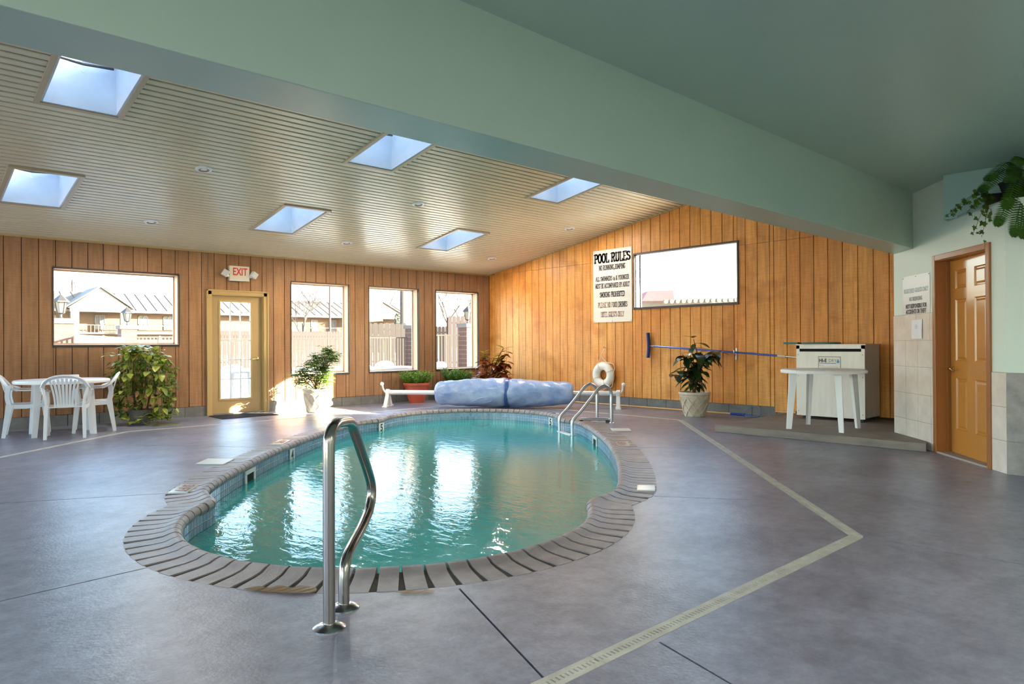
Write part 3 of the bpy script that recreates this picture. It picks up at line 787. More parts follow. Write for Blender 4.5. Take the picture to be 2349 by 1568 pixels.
m_trimv = M('beige_trim', srgb(186, 168, 140), 0.4)
SKLAB = {(0, 0): 'skylight cut off by the beam above the plastic table side of the room', (0, 1): 'skylight nearest the window wall at the left edge', (1, 0): 'middle skylight of the row beside the beam', (1, 1): 'middle skylight of the row beside the window wall',
         (2, 0): 'skylight beside the beam near the end wall', (2, 1): 'skylight near the corner where the two timber walls meet'}
for i, x in enumerate(SKX + [-2.05]):
    for j, (y0, y1) in enumerate(SKY):
        if i < 3: s = thing('skylight', SKLAB[(i, j)], 'skylight', (x, y0, ceil_z(y0)), group='ceiling skylights')
        else: s = thing('skylight', 'added unseen skylight left of the view', 'skylight', (x, y0, ceil_z(y0)), group='ceiling skylights')  # unseen pair added for extra daylight from above
        w, l = SKW, y1 - y0; dz = lambda y: -CM * y
        top = .52
        sh = MB(); tk = .02
        def wallq(p, q, off):
            (xa, ya), (xb, yb) = p, q
            sh.extrude([(xa, ya, dz(ya) - .004), (xb, yb, dz(yb) - .004), (xb, yb, dz(yb) + top), (xa, ya, dz(ya) + top)], off)
        wallq((.001, 0), (.001, l), (tk, 0, 0)); wallq((w - .001, 0), (w - .001, l), (-tk, 0, 0)); wallq((0, .001), (w, .001), (0, tk, 0)); wallq((0, l - .001), (w, l - .001), (0, -tk, 0))
        sh.build('shaft', m_shaft, s)
        tr_ = MB()
        for a, b in (((-TR, -TR), (w + TR, 0)), ((-TR, l), (w + TR, l + TR)), ((-TR, 0), (0, l)), ((w, 0), (w + TR, l))):
            tr_.extrude([(a[0], a[1], dz(a[1]) - .016), (b[0], a[1], dz(a[1]) - .016), (b[0], b[1], dz(b[1]) - .016), (a[0], b[1], dz(b[1]) - .016)], (0, 0, .028))
        tr_.build('trim', m_trimv, s)
        fm_ = MB()
        for a, b in (((0, 0), (w, .05)), ((0, l - .05), (w, l)), ((0, 0), (.04, l)), ((w - .04, 0), (w, l))):
            fm_.extrude([(a[0], a[1], dz(a[1]) + top - .07), (b[0], a[1], dz(a[1]) + top - .07), (b[0], b[1], dz(b[1]) + top - .07), (a[0], b[1], dz(b[1]) + top - .07)], (0, 0, .07))
        sf = fm_.build('sash', m_bronze, s)
        gp = MB(); gp.extrude([(0, 0, top - .02), (w, 0, top - .02), (w, l, dz(l) + top - .02), (0, l, dz(l) + top - .02)], (0, 0, .006)); gp.build('pane', m_skyl, s)
        if i < 3:
            rod = MB(); rod.tube([(.06, l - .10, dz(l) + top - .11), (w * .5, l - .13, dz(l) + top - .14), (w - .06, l - .10, dz(l) + top - .11)], .012, 6); rod.build('opener_arm', m_bronze, s)
            hk = MB(); hk.tube([(w * .5 + .02 * math.cos(a), l - .14, dz(l) + top - .19 + .03 * math.sin(a)) for a in [PI * 2 * q / 10 for q in range(9)]], .006, 6); hk.build('opener_hook', m_white, s)
# recessed downlights
def lamp(parent, watts):
    ld_ = bpy.data.lights.new('lamp', 'AREA'); ld_.shape = 'DISK'; ld_.size = .09; ld_.energy = watts; ld_.color = (1.0, .93, .86)
    lo = bpy.data.objects.new('lamp', ld_); col.objects.link(lo); lo.parent = parent; lo.location = (0, 0, -.018)
DL = {0: 'between the left skylights', 1: 'between the middle skylights', 2: 'near the end wall'}
first = None
for i, x in enumerate((2.82, 5.89, 9.2)):
    for j, y in enumerate((8.43, 10.57)):
        lab = 'round white recessed downlight %s, %s' % (['left of the middle skylights', 'between middle and right skylights', 'right of the right skylights'][i], ['farther from the windows', 'closer to the windows'][j])
        dl = thing('downlight', lab, 'ceiling light', (x, y, ceil_z(y) + .001), group='recessed downlights'); dl.rotation_euler = (-math.atan(CM), 0, 0)
        if first is None:
            first = (MB().lathe([(.060, -.006), (.064, -.016), (.088, -.013), (.097, -.004), (.097, .004), (.060, .004)], 28).mesh('trim_ring', m_white, True),
                     MB().lathe([(.061, -.014), (.05, -.008), (.03, -.005), (.001, -.005)], 20, caps=False).mesh('reflector', m_lamp, True))
        obj('trim_ring', first[0], dl); obj('reflector', first[1], dl); lamp(dl, 5)
# ------------------------------------------------------------------ beam, near ceiling, diagonal wall
BZ0, BZ1, BY0, BY1 = 2.194, 2.809, 2.588, 2.901
tag(MB().box(XL - .2, BY0, BZ0, XB + .1, BY1, 4.6).build('trim_1', m_mint, bevel=.006), 'deep mint-painted ceiling beam crossing the room', 'beam', kind='structure')
tag(MB().box(XL - .2, YR - .2, BZ1, XB + .1, BY0 + .02, BZ1 + .1).build('ceiling', m_mint), 'flat mint-painted ceiling in front of the beam', 'ceiling', kind='structure')
# diagonal wall: local frame s along the wall towards the viewer, d into the wall
CA = R(41.5); CT = Vector((math.cos(CA), math.sin(CA), 0)); CN = Vector((math.sin(CA), -math.cos(CA), 0)); C0 = Vector((8.827, 2.905, 0))
# world = C0 - CT*s + CN*d
CW = frame_mat(C0, -CT, CN, Vector((0, 0, 1)))
SE = 2.163
wc = MB(); DS0, DS1, DZ = .965, 1.905, 2.012; NS, NZ = 1.392, 2.39
for a, b, z0, z1 in ((0, DS0, -.05, BZ1), (DS0, DS1, DZ, NZ), (DS1, SE, -.05, NZ), (DS0, NS, NZ, BZ1)):
    wc.box(a, 0, z0, b, .2, z1)
wc.box(-.001, .2, -.05, .3, .6, BZ1)
wc.box(DS0 - .1, .75, -.05, DS1 + .6, .8, DZ + .1)
wallC = place(wc.build('wall_diagonal', m_mintw), CW); tag(wallC, 'diagonal wall in lightened mint around the ochre door', 'wall', kind='structure')
WD = 7.2
e_pt = C0 - CT * SE
tag(MB().box(WD, YR, -.05, WD + .2, e_pt.y + .005, NZ).build('wall_side', m_mintw), 'short side wall clad in grey tiles at the right edge', 'wall', kind='structure')
n_pt = C0 - CT * NS
tag(MB().box(n_pt.x, YR, NZ - .02, n_pt.x + .2, n_pt.y + .12, BZ1).build('wall_niche', M('niche_teal_paint', srgb(150, 186, 180), .5)), 'teal back wall of the plant ledge near the ceiling', 'wall', kind='structure')
tag(MB().extrude([(WD, YR, NZ - .02), (n_pt.x, YR, NZ - .02), (n_pt.x, n_pt.y, NZ - .02), (e_pt.x, e_pt.y, NZ - .02)], (0, 0, .02)).build('trim_2', m_mintw), 'plant ledge on top of the side wall', 'ledge', kind='structure')
# cream tiles on the diagonal wall and grey ones round the corner
def tile_on(parent, a, b, z0, z1, mat, y=-.008):
    g = .0018; w, h = b - a - 2 * g, z1 - z0 - 2 * g; key = ('tile', round(w, 3), round(h, 3), mat.name)
    if key not in pm: pm[key] = MB().box(0, 0, 0, w, .010, h).mesh('tile', mat)
    return obj('tile', pm[key], parent, (a + g, y, z0 + g))
rows_ = [(.0, .285), (.285, .58), (.58, .88), (.88, 1.172), (1.172, 1.462)]
for r, (z0, z1) in enumerate(rows_):
    cs = [0, .30, .578, .864, .928] if r < 4 else [0, .545, .85, .928]
    for a, b in zip(cs[:-1], cs[1:]): tile_on(wallC, a, b, z0, z1, m_stonetile)
    if r < 3: tile_on(wallC, 1.945, SE - .001, z0, z1, m_stonetile)
MB().box(0, -.003, 0, .93, .0, 1.464).build('grout_bed', m_grout, wallC); MB().box(1.945, -.003, 0, SE, .0, .882).build('grout_bed', m_grout, wallC)
wallD = bpy.data.objects['wall_side']
for r, (z0, z1) in enumerate(rows_[:3]):
    y = e_pt.y + .006
    for q in range(3):
        w = .30; key = ('gt', r)
        if key not in pm: pm[key] = MB().box(0, -w + .0036, 0, .010, 0, z1 - z0 - .0036).mesh('tile', m_greytile)
        obj('tile', pm[key], wallD, (WD - .009, y - .0018, z0 + .0018)); y -= w
MB().box(WD - .003, .4, 0, WD, e_pt.y + .004, .882).build('grout_bed', m_grout, wallD)
# six-panel door
d2 = thing('door_2', 'glossy ochre six-panel door in a brown frame', 'door', kind='structure'); d2.matrix_world = CW; d2.matrix_basis = CW
g = MB()
for a, b, z0, z1 in ((.928, .985, 0, 2.052), (1.885, 1.943, 0, 2.052), (.985, 1.885, 1.992, 2.052)): g.box(a, -.022, z0, b, .012, z1)
g.build('door_frame', m_frameC, d2, bevel=.006)
g = MB(); g.box(.965, 0, 0, .988, .2, 2.0); g.box(1.882, 0, 0, 1.905, .2, 2.0); g.box(.965, 0, 1.988, 1.905, .2, 2.012)
g.box(.988, .085, 0, 1.0, .1, 1.988); g.build('door_jamb', m_frameC, d2)
MB().box(.965, -.012, 0, 1.905, .2, .018).build('threshold', M('grey_sill', srgb(168, 154, 146), .6), d2)
ld = 0.0
cols_ = [(1.112, 1.312), (1.462, 1.662)]; pr_ = [(.262, .785), (.96, 1.585), (1.692, 1.88)]
L0, L1 = .99, 1.88
def warp(s):                                                      # stiles of the leaf, mirrored spacing
    return s
panels = [(1.10, 1.335, z0, z1) for z0, z1 in pr_] + [(1.50, 1.735, z0, z1) for z0, z1 in pr_]
lfm = MB(); us = sorted({L0, L1, 1.10, 1.335, 1.50, 1.735})
for a, b in zip(us[:-1], us[1:]):
    m_ = (a + b) / 2; z = .02
    for p in sorted(q for q in panels if q[0] < m_ < q[1]):
        pass
    for p in sorted([q for q in panels if q[0] < m_ < q[1]], key=lambda q: q[2]):
        lfm.box(a, ld, z, b, ld + .04, p[2]); z = p[3]
    lfm.box(a, ld, z, b, ld + .04, 1.986)
leafC = lfm.build('door_leaf', m_doorC, d2)
# leaf stands very slightly ajar, turned about its right-hand hinges
leafC.matrix_basis = Matrix.Translation((L1, .062, 0)) @ Matrix.Rotation(R(-4.4), 4, 'Z') @ Matrix.Translation((-L1, 0, 0))
for (a, b, z0, z1) in panels:
    pnl = MB(); i1, i2, dp = .012, .04, .012
    def ring(k, dd): return [(a + k, ld + dd, z0 + k), (b - k, ld + dd, z0 + k), (b - k, ld + dd, z1 - k), (a + k, ld + dd, z1 - k)]
    R0, R1, R2, R3 = ring(0, 0), ring(i1, dp), ring(i1 + .008, dp), ring(i2, .002)
    V_ = R0 + R1 + R2 + R3
    pnl.add(V_, [(r * 4 + q, r * 4 + (q + 1) % 4, (r + 1) * 4 + (q + 1) % 4, (r + 1) * 4 + q) for r in range(3) for q in range(4)] + [(12, 13, 14, 15)])
    pnl.build('door_panel', m_doorC, leafC)
hd = MB().lathe([(.030, 0), (.030, .008), (.013, .014), (.013, .05)], 16); hd.xf(Matrix.Rotation(PI / 2, 4, 'X'))
hd.tube([(0, -.048, 0), (.035, -.056, .008), (.075, -.056, .004), (.105, -.05, -.012)], [.012, .012, .010, .008], 8)
hd.build('lever_handle', m_brass, leafC, (1.045, ld, .872), smooth=True)
# notices beside the door
rs = thing('notice_board', 'pale notice with black lettering screwed above the cream tiles', 'sign'); rs.matrix_basis = CW
MB().box(.232, -.006, 1.464, .852, -.001, 1.895).build('board', M('pale_sign', srgb(216, 210, 206), .25), rs)
fl = Matrix.Rotation(PI / 2, 4, 'X')
def c_text(parent, txt, size, s, z, w=1.0, mat=None, bold=.002):
    o = obj('lettering', text_mesh('lettering', txt, size, mat or m_ink, bold=bold, width=w), parent); o.matrix_basis = Matrix.Translation((s, -.0072, z)) @ fl; return o
c_text(rs, 'REGISTERED GUESTS ONLY', .068, .545, 1.725, .66, M('ink_with_glare', srgb(120, 132, 146), .18))  # paler ink imitates glare on the dark lettering
c_text(rs, 'NO TRESPASSING', .060, .545, 1.632, .62, M('ink_with_weak_glare', srgb(104, 104, 110), .2))  # weaker glare put into the ink colour of this line
c_text(rs, 'NOT RESPONSIBLE FOR', .066, .548, 1.552, .68)
c_text(rs, 'ACCIDENTS OR THEFT', .066, .545, 1.492, .68)
for s_, z_ in ((.25, 1.875), (.545, 1.878), (.835, 1.88)): MB().lathe([(.006, 0), (.005, .003), (.001, .004)], 8).xf(Matrix.Translation((s_, -.006, z_)) @ Matrix.Rotation(PI / 2, 4, 'X')).build('screw', m_bronze, rs)
np_ = thing('paper_notice', 'small white paper sheet taped to the cream tiles', 'notice'); np_.matrix_basis = CW
g = MB(); P = []
for i in range(7):
    for j in range(6):
        P.append((.45 + .25 * i / 6, -.0105 - .006 * max(0, (i - 4) / 2) ** 2 - .002 * math.sin(j), 1.19 + .21 * j / 5))
g.add(P, [(i * 6 + j, (i + 1) * 6 + j, (i + 1) * 6 + j + 1, i * 6 + j + 1) for i in range(6) for j in range(5)]); g.build('sheet', M('paper', srgb(232, 230, 232), .5), np_)
for z_, w_ in ((1.335, .05), (1.32, .065), (1.305, .05)):
    o = MB().box(.565 - w_ / 2, -.0128, z_, .565 + w_ / 2, -.0122, z_ + .004).build('print_line', M('print_grey', srgb(150, 150, 156), .6), np_)

# raised concrete platform along the end wall
pf = MB(); pf.extrude([(8.05, 2.35, 0), (XB, 2.9, 0), (XB, 4.865, 0), (8.02, 4.80, 0)], (0, 0, .09))
tag(pf.build('floor_platform', m_concB, bevel=.006), 'low raised concrete step under the white cabinet', 'floor', kind='structure')
# unseen shell: left wall with big windows added for daylight, rear wall
lw = wall_with_openings('wall_left', m_sidA, YR - .2, YA + .2, -.3, 5.4, [(3.4, 5.9, .5, 2.7), (6.2, 8.7, .5, 2.7), (9.0, 11.5, .5, 2.6), (-3.6, -1.2, .6, 2.4), (-.8, 1.8, .6, 2.4)], lambda a, z, b, zz, mb: mb.box(XL - .2, a, z, XL, b, zz))
tag(lw, 'unseen timber wall left of the view with large added windows', 'wall', kind='structure')
tag(MB().box(XL - .2, YR - .2, -.3, XB + .2, YR, 4.6).build('wall_front', m_mint), 'mint-painted wall behind the camera', 'wall', kind='structure')

for x, y in ((-3.6, 1.2), (-1.6, -.4), (.6, -1.4), (3.2, -1.4), (.8, -3.4), (4.4, -3.4)):  # unseen fill lamps added to brighten the near area
    dl = thing('downlight', 'added unseen fill lamp in the near ceiling behind the camera', 'ceiling light', (x, y, BZ1 + .001), group='recessed downlights')
    obj('trim_ring', first[0], dl); obj('reflector', first[1], dl); lamp(dl, 8)
# ------------------------------------------------------------------ outside: patio, fences, motel, trees
m_patio = M('patio_concrete', srgb(196, 190, 180), 0.9, var=srgb(176, 168, 156), vscale=1.5)
m_fcream = M('dimmed_cream_railing', srgb(92, 84, 70), 0.6)  # from here down, outdoor colours darkened to offset the bright room exposure
m_fwood = M('red_brown_fence', srgb(36, 26, 23), 0.85, var=srgb(29, 20, 18), vscale=6)
m_fgrey = M('weathered_fence', srgb(48, 43, 37), 0.9, var=srgb(40, 35, 30), vscale=6)
m_slump = M('salmon_block', srgb(64, 44, 36), 0.9, var=srgb(56, 38, 31), vscale=5)
m_cap = M('stone_cap', srgb(69, 66, 62), 0.8)
m_mot = M('motel_wall', srgb(62, 47, 32), 0.85)
m_motw = M('dimmed_motel_white', srgb(88, 84, 77), 0.8)
m_roof = M('motel_roof', srgb(80, 74, 64), 0.7)
m_curt = M('dimmed_pale_curtain', srgb(44, 50, 56), 0.6)
m_redroof = M('red_roof', srgb(72, 37, 34), 0.8)
m_bark = M('bare_bark', srgb(38, 33, 30), 0.9)
m_everg = leaf_mat('evergreen', srgb(28, 39, 25), srgb(46, 53, 34), 0.6, 2.0)
m_lant = M('lantern_metal', srgb(28, 26, 23), 0.5)
m_lglass = M('lantern_glass', srgb(80, 76, 64), 0.2)
GZ = -0.06
tag(MB().box(-160, YA + .215, GZ - .1, 260, 260, GZ).build('ground', m_patio), 'sunlit pale concrete ground outside the windows', 'ground', kind='structure')
tag(MB().box(XB + .22, -160, GZ - .1, 260, YA + .215, GZ).build('ground', m_patio), 'pale ground outside the end wall', 'ground', kind='structure')
tag(MB().box(-160, -160, GZ - .1, XL - .2, YA + .215, GZ).build('ground', m_patio), 'pale ground left of the building', 'ground', kind='structure')
FW = Vector((math.sin(YAW), math.cos(YAW), 0)); RT = Vector((math.cos(YAW), -math.sin(YAW), 0))
def at(px, D):                                                     # ground point seen at that bearing and distance
    k = (px - 1174.5) / 1573.08; p = FW * D + RT * (k * D); return Vector((p.x, p.y, GZ))

def railing(a, b, top, sp, label, group=None, mat=None):
    a, b = Vector(a), Vector(b); L = (b - a).length; d = (b - a).normalized()
    r = thing('railing', label, 'railing', a, math.atan2(d.y, d.x), group=group)
    MB().box(0, -.025, top - .05, L, .025, top).build('top_rail', mat or m_fcream, r); MB().box(0, -.02, .12, L, .02, .16).build('bottom_rail', mat or m_fcream, r)
    me = MB().box(-.018, -.018, .14, .018, .018, top - .03).mesh('baluster', mat or m_fcream); n = int(L / sp)
    for i in range(n + 1): obj('baluster', me, r, (i * sp, 0, 0))
    for x_ in (.03, L / 2, L - .03): MB().box(x_ - .035, -.035, 0, x_ + .035, .035, top + .03).build('post', mat or m_fcream, r)
    return r
def picket_fence(a, b, h, w, label, mat, ear=True):
    a, b = Vector(a), Vector(b); L = (b - a).length; d = (b - a).normalized()
    r = thing('wooden_fence', label, 'fence', a, math.atan2(d.y, d.x))
    e = w * .28
    P = [(0, 0, .03), (w - .012, 0, .03), (w - .012, 0, h - e), (w - .012 - e, 0, h), (e, 0, h), (0, 0, h - e)]
    me = MB().extrude(P, (0, .018, 0)).mesh('picket', mat)
    for i in range(int(L / w)): obj('picket', me, r, (i * w, 0, random.uniform(-.01, .01)))
    for z in (.35, h - .35): MB().box(0, .018, z - .045, L, .056, z + .045).build('rail', mat, r)
    for i in range(int(L / 2.4) + 1): MB().box(i * 2.4 - .045, .056, 0, i * 2.4 + .045, .146, h - .08).build('post', mat, r)
    return r
def pillar(px, D, h, label, lantern=True, w=.62, rot=None):
    p = at(px, D); r = thing('brick_pillar', label, 'pillar', p, YAW * 0 + (rot or 0), group='patio pillars')
    MB().box(-w / 2 + .012, -w / 2 + .012, 0, w / 2 - .012, w / 2 - .012, h).build('core', m_grout, r)
    n = int(h / .2); bh = h / n; cache = []
    for j in range(n):
        z = j * bh; o = (j % 2)
        for f in range(4):
            fm = Matrix.Rotation(f * PI / 2, 4, 'Z')
            spl = .4 if (o + f) % 2 else .2
            for a_, b_ in ((-w / 2, -w / 2 + spl), (-w / 2 + spl, w / 2)):
                key = ('pb', round(b_ - a_, 3), round(bh, 3))
                if key not in pm: pm[key] = MB().box(0, 0, 0, b_ - a_ - .012, .02, bh - .012).mesh('brick', m_slump)
                o2 = obj('brick', pm[key], r); o2.matrix_basis = fm @ Matrix.Translation((a_ + .006, -w / 2, z + .006))
    MB().box(-w / 2 - .06, -w / 2 - .06, h, w / 2 + .06, w / 2 + .06, h + .17).build('cap_stone', m_cap, r, bevel=.01)
    if lantern:
        l = thing('post_lantern', 'four-sided lantern standing on ' + label, 'lantern', (p.x, p.y, p.z + h + .17), group='pillar lanterns')
        MB().lathe([(.07, 0), (.07, .02), (.035, .05), (.035, .14), (.09, .17), (.11, .19)], 10).build('stand', m_lant, l)
        c = MB()
        for k in range(6):
            A = k * PI / 3; c.tube([(.11 * math.cos(A), .11 * math.sin(A), .18), (.18 * math.cos(A), .18 * math.sin(A), .56)], .012, 5)
        c.build('cage', m_lant, l)
        MB().lathe([(.10, .19), (.165, .55)], 6, caps=False).build('glass', m_lglass, l)
        MB().lathe([(.27, .54), (.25, .58), (.12, .70), (.05, .76), (.02, .80), (.012, .84)], 6).build('hood', m_lant, l)
    return r
pillar(140, 22.5, 1.98, 'block pillar at the left edge of the picture window')
pillar(292, 30.0, 1.98, 'block pillar in the middle of the picture window')
pillar(1073, 31.0, 2.0, 'salmon block pillar seen in the corner window', lantern=True)
pillar(950, 33.0, 2.0, 'salmon block pillar at the right of the middle tall window', lantern=False)
railing(at(172, 22.0), at(286, 29.5), 1.62, .115, 'cream baluster railing left of the middle lantern pillar', 'patio railings')
railing(at(302, 30.0), at(430, 30.5), 1.66, .15, 'cream baluster railing right of the middle lantern pillar', 'patio railings')
railing(at(500, 29.5), at(812, 29.5), 1.56, .176, 'cream baluster railing behind the bushy white-potted plant', 'patio railings')
railing(at(846, 32.0), at(942, 33.0), 1.60, .135, 'railing in the middle tall window', 'patio railings', m_fgrey)
railing(at(985, 30.5), at(1062, 31.0), 1.68, .14, 'pale railing in the corner window', 'patio railings')
picket_fence(at(440, 36), at(836, 41), 2.05, .16, 'red-brown dog-ear fence beyond the cream railing', m_fwood)
picket_fence(at(842, 36.5), at(940, 37.0), 2.42, .30, 'weathered scalloped fence in the middle tall window', m_fgrey)
picket_fence(at(1028, 34.0), at(1105, 34.5), 2.66, .21, 'tall red-brown dog-ear fence in the corner window', m_fwood)
picket_fence(at(980, 40.0), at(1030, 40.0), 2.3, .21, 'lower fence run left of the tall red-brown fence', m_fwood)

# motel: facade parallel to the window wall
MY = 100.0
mt = thing('motel_building', 'long two-storey tan motel with pale metal roof across the street', 'building', (40, MY, GZ))
def mX(px):                                                        # where a bearing meets the facade
    k = (px - 1174.5) / 1573.08; dx = FW.x + RT.x * k; dy = FW.y + RT.y * k; return MY * dx / dy - 40
MX0, MX1 = mX(-150), mX(935)
MB().box(MX0, 0, 0, MX1, 9, 5.9).build('wall', m_mot, mt)
MB().extrude([(MX0 - .5, -1.6, 5.65), (MX0 - .5, 4.5, 8.25), (MX0 - .5, 4.5, 8.45), (MX0 - .5, -1.6, 5.85)], (MX1 - MX0 + 1, 0, 0)).build('roof', m_roof, mt)
MB().extrude([(MX0 - .5, 4.5, 8.25), (MX0 - .5, 10.6, 5.65), (MX0 - .5, 10.6, 5.85), (MX0 - .5, 4.5, 8.45)], (MX1 - MX0 + 1, 0, 0)).build('roof', m_roof, mt)
rib = MB().extrude([(0, -1.6, 5.86), (0, 4.5, 8.46), (0, 4.5, 8.54), (0, -1.6, 5.94)], (.09, 0, 0)).mesh('roof_rib', m_roof)
x = MX0
while x < MX1: obj('roof_rib', rib, mt, (x, 0, 0)); x += 1.25
MB().box(MX0, -1.6, 2.85, MX1, 0, 3.05).build('balcony', m_motw, mt)
MB().box(MX0, -1.65, 5.6, MX1, -1.55, 5.9).build('fascia', m_motw, mt)
MB().box(MX0, -1.55, 3.95, MX1, -1.49, 4.02).build('balcony_rail', m_motw, mt)
bal = MB().box(0, -1.54, 3.05, .05, -1.5, 3.98).mesh('balcony_baluster', m_motw)
x = mX(175)
while x < mX(262): obj('balcony_baluster', bal, mt, (x, 0, 0)); x += .42
for c0, c1 in ((217, 241), (316.5, 340), (374, 396.5), (713, 728.5), (755, 771), (120, 128)):
    xa, xb = mX(c0), mX(c1)
    w = MB()
    for b in ((xa, 4.1, xb, 4.2), (xa, 5.2, xb, 5.3), (xa, 4.1, xa + .1, 5.3), (xb - .1, 4.1, xb, 5.3), ((xa + xb) / 2 - .05, 4.1, (xa + xb) / 2 + .05, 5.3)): w.box(b[0], -.08, b[1], b[2], 0, b[3])
    wo2 = w.build('window', m_motw, mt)
    for xx0, xx1 in ((xa + .1, (xa + xb) / 2 - .05), ((xa + xb) / 2 + .05, xb - .1)): MB().box(xx0, -.03, 4.2, xx1, -.01, 5.2).build('pane', m_curt, wo2)
    ac = MB().box(xa + .05, -.14, 3.45, xb - .05, 0, 3.95).build('air_conditioner', m_motw, mt)
    for q in range(4): MB().box(xa + .15, -.15, 3.53 + q * .1, xb - .15, -.139, 3.57 + q * .1).build('louvre', m_bronze, ac)
for pk, (c0, c1, cp) in enumerate(((155, 276, 219), (790, 899, 862))):
    xa, xb, xc = mX(c0), mX(c1), mX(cp); xc = (xa + xb) / 2; yF = -3.2; hp = 8.55
    MB().extrude([(xa - .6, yF, 6.35), (xb + .6, yF, 6.35), (xb + .6, yF, 6.2), (xc, yF, hp), (xa - .6, yF, 6.2)][0:0] or [(xa - .5, yF, 6.0), (xb + .5, yF, 6.0), (xc, yF, hp)], (0, 3.2 + 4.4, 0)).build('gable', m_motw, mt)
    MB().box(xa - .3, yF - .02, 5.55, xb + .3, yF + .35, 6.1).build('gable_beam', m_motw, mt)
    pw = (xb - xa) * .15
    for q in (xa - .2, xb + .2 - pw): MB().box(q, yF, 0, q + pw, yF + .5, 5.8).build('porch_pillar', m_motw, mt)
    for sgn, q in ((-1, xa), (1, xb)):
        MB().extrude([(xc, yF - .3, hp + .05), (q + sgn * .8, yF - .3, 5.95), (q + sgn * .8, yF - .3, 6.1), (xc, yF - .3, hp + .25)], (0, 8, 0)).build('gable_roof', m_roof, mt)
# building across from the high window
rb = at(1560, 60); ro = thing('red_roof_building', 'pale building with a red mansard roof seen through the high window', 'building', (rb.x, rb.y, GZ), -YAW)
MB().box(-6, 0, 0, 12, 10, 4.9).build('wall', m_motw, ro)
m_pink = M('deep_red_roof', srgb(110, 52, 52), .8); m_pink2 = M('pale_red_roof', srgb(120, 88, 82), .8)  # two reds: deeper on the left part, paler on the right
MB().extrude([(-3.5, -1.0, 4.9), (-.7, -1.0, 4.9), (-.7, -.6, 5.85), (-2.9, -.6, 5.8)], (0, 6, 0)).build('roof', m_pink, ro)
MB().extrude([(-.7, -1.0, 4.9), (3.4, -1.0, 4.95), (1.9, -.6, 5.5), (-.7, -.6, 5.85)], (0, 6, 0)).build('roof', m_pink2, ro)
tile_me = MB().lathe([(.2, 0), (.2, .5)], 8).xf(Matrix.Rotation(PI / 2, 4, 'X')).mesh('ridge_tile', m_motw)
for i in range(14): obj('ridge_tile', tile_me, ro, (-1.6 + i * .5, -1.3, 4.80 + i * .01))

# patio furniture outside, bare trees, poles
def bare_tree(p, h, label, seed, trunk=.13, levels=4):
    rnd = random.Random(seed); t = thing('bare_tree', label, 'tree', p, group='bare winter trees')
    tr = MB(); br = MB()
    def grow(a, d, L, r, lev):
        b = a + d * L; mid = (a + b) / 2 + Vector((rnd.uniform(-1, 1), rnd.uniform(-1, 1), 0)) * L * .05
        (tr if lev == 0 else br).tube([a, mid, b], [r, r * .85, r * .68], 6 if lev < 2 else 3, caps=False)
        if lev >= levels: return
        for k in range(3 if lev < 3 else 4):
            nd = (d + Vector((rnd.uniform(-1, 1), rnd.uniform(-1, 1), rnd.uniform(-.1, .7))) * .75).normalized()
            f = rnd.uniform(.45, 1.0); grow(a.lerp(b, f), nd, L * rnd.uniform(.55, .8), r * .55, lev + 1)
    grow(Vector((0, 0, 0)), Vector((rnd.uniform(-.05, .05), 0, 1)).normalized(), h * .36, trunk, 0)
    tr.build('trunk', m_bark, t); tag(br.build('branches', m_bark, t), kind='stuff'); return t
bare_tree(at(697, 62), 9.0, 'slender bare tree in front of the motel, right of the door', 3, .12, 5)
bare_tree(at(722, 110), 17, 'larger bare tree rising behind the motel roof', 5, .2, 5)
bare_tree(at(880, 120), 17, 'bare tree behind the motel gable in the middle window', 8, .2, 5)
bare_tree(at(895, 135), 18, 'second bare tree behind the motel gable', 12, .2, 5)
bare_tree(at(1030, 110), 15, 'bare tree on the left in the corner window', 9, .2, 5)
bare_tree(at(1060, 125), 16, 'bare tree on the right in the corner window', 10, .2, 5)
bare_tree(at(370, 125), 14.5, 'bare tree top showing above the motel roof', 11, .18, 5)
def pole(px, D, h, r, label):
    p = at(px, D); t = thing('utility_pole', label, 'pole', p)
    MB().lathe([(r, 0), (r * .8, h)], 10).build('mast', m_bark, t); MB().box(-1.1, -.06, h - .9, 1.1, .06, h - .75).build('crossarm', m_bark, t); return t
pole(757, 95, 14, .16, 'thin utility pole behind the motel roof'); pole(924, 42, 9, .17, 'brown utility pole in the middle tall window')
wp = at(936, 48); w_ = thing('sign_mast', 'broad white mast beside the brown utility pole', 'pole', wp); MB().box(-.33, -.2, 0, .33, .2, 9).build('mast', m_motw, w_); MB().box(-.5, -.35, 0, .5, .35, .25).build('footing', m_cap, w_)
ap = at(168, 130); an = thing('radio_mast', 'lattice antenna mast above the motel roof', 'antenna', ap)
g = MB()
for k in range(3):
    A = k * 2 * PI / 3; g.tube([(.4 * math.cos(A), .4 * math.sin(A), 0), (.35 * math.cos(A), .35 * math.sin(A), 14)], .06, 4)
g.build('leg_frame', m_bark, an)
g = MB()
for i in range(28): A = i * 2 * PI / 3; B_ = A + 2 * PI / 3; g.tube([(.38 * math.cos(A), .38 * math.sin(A), i * .5), (.38 * math.cos(B_), .38 * math.sin(B_), i * .5 + .5)], .03, 3)
g.build('lattice', m_bark, an); MB().sphere((.5, 0, 13.4), .5, 8, 5, (1, .4, 1)).build('dish', m_cap, an)
ep = at(912, 58); ev = thing('evergreen_tree', 'small green conifer left of the brown utility pole', 'tree', ep)
MB().lathe([(.1, 0), (.08, 1.2), (.02, 3.4)], 8).build('trunk', m_bark, ev)
g = MB(); rnd = random.Random(4)
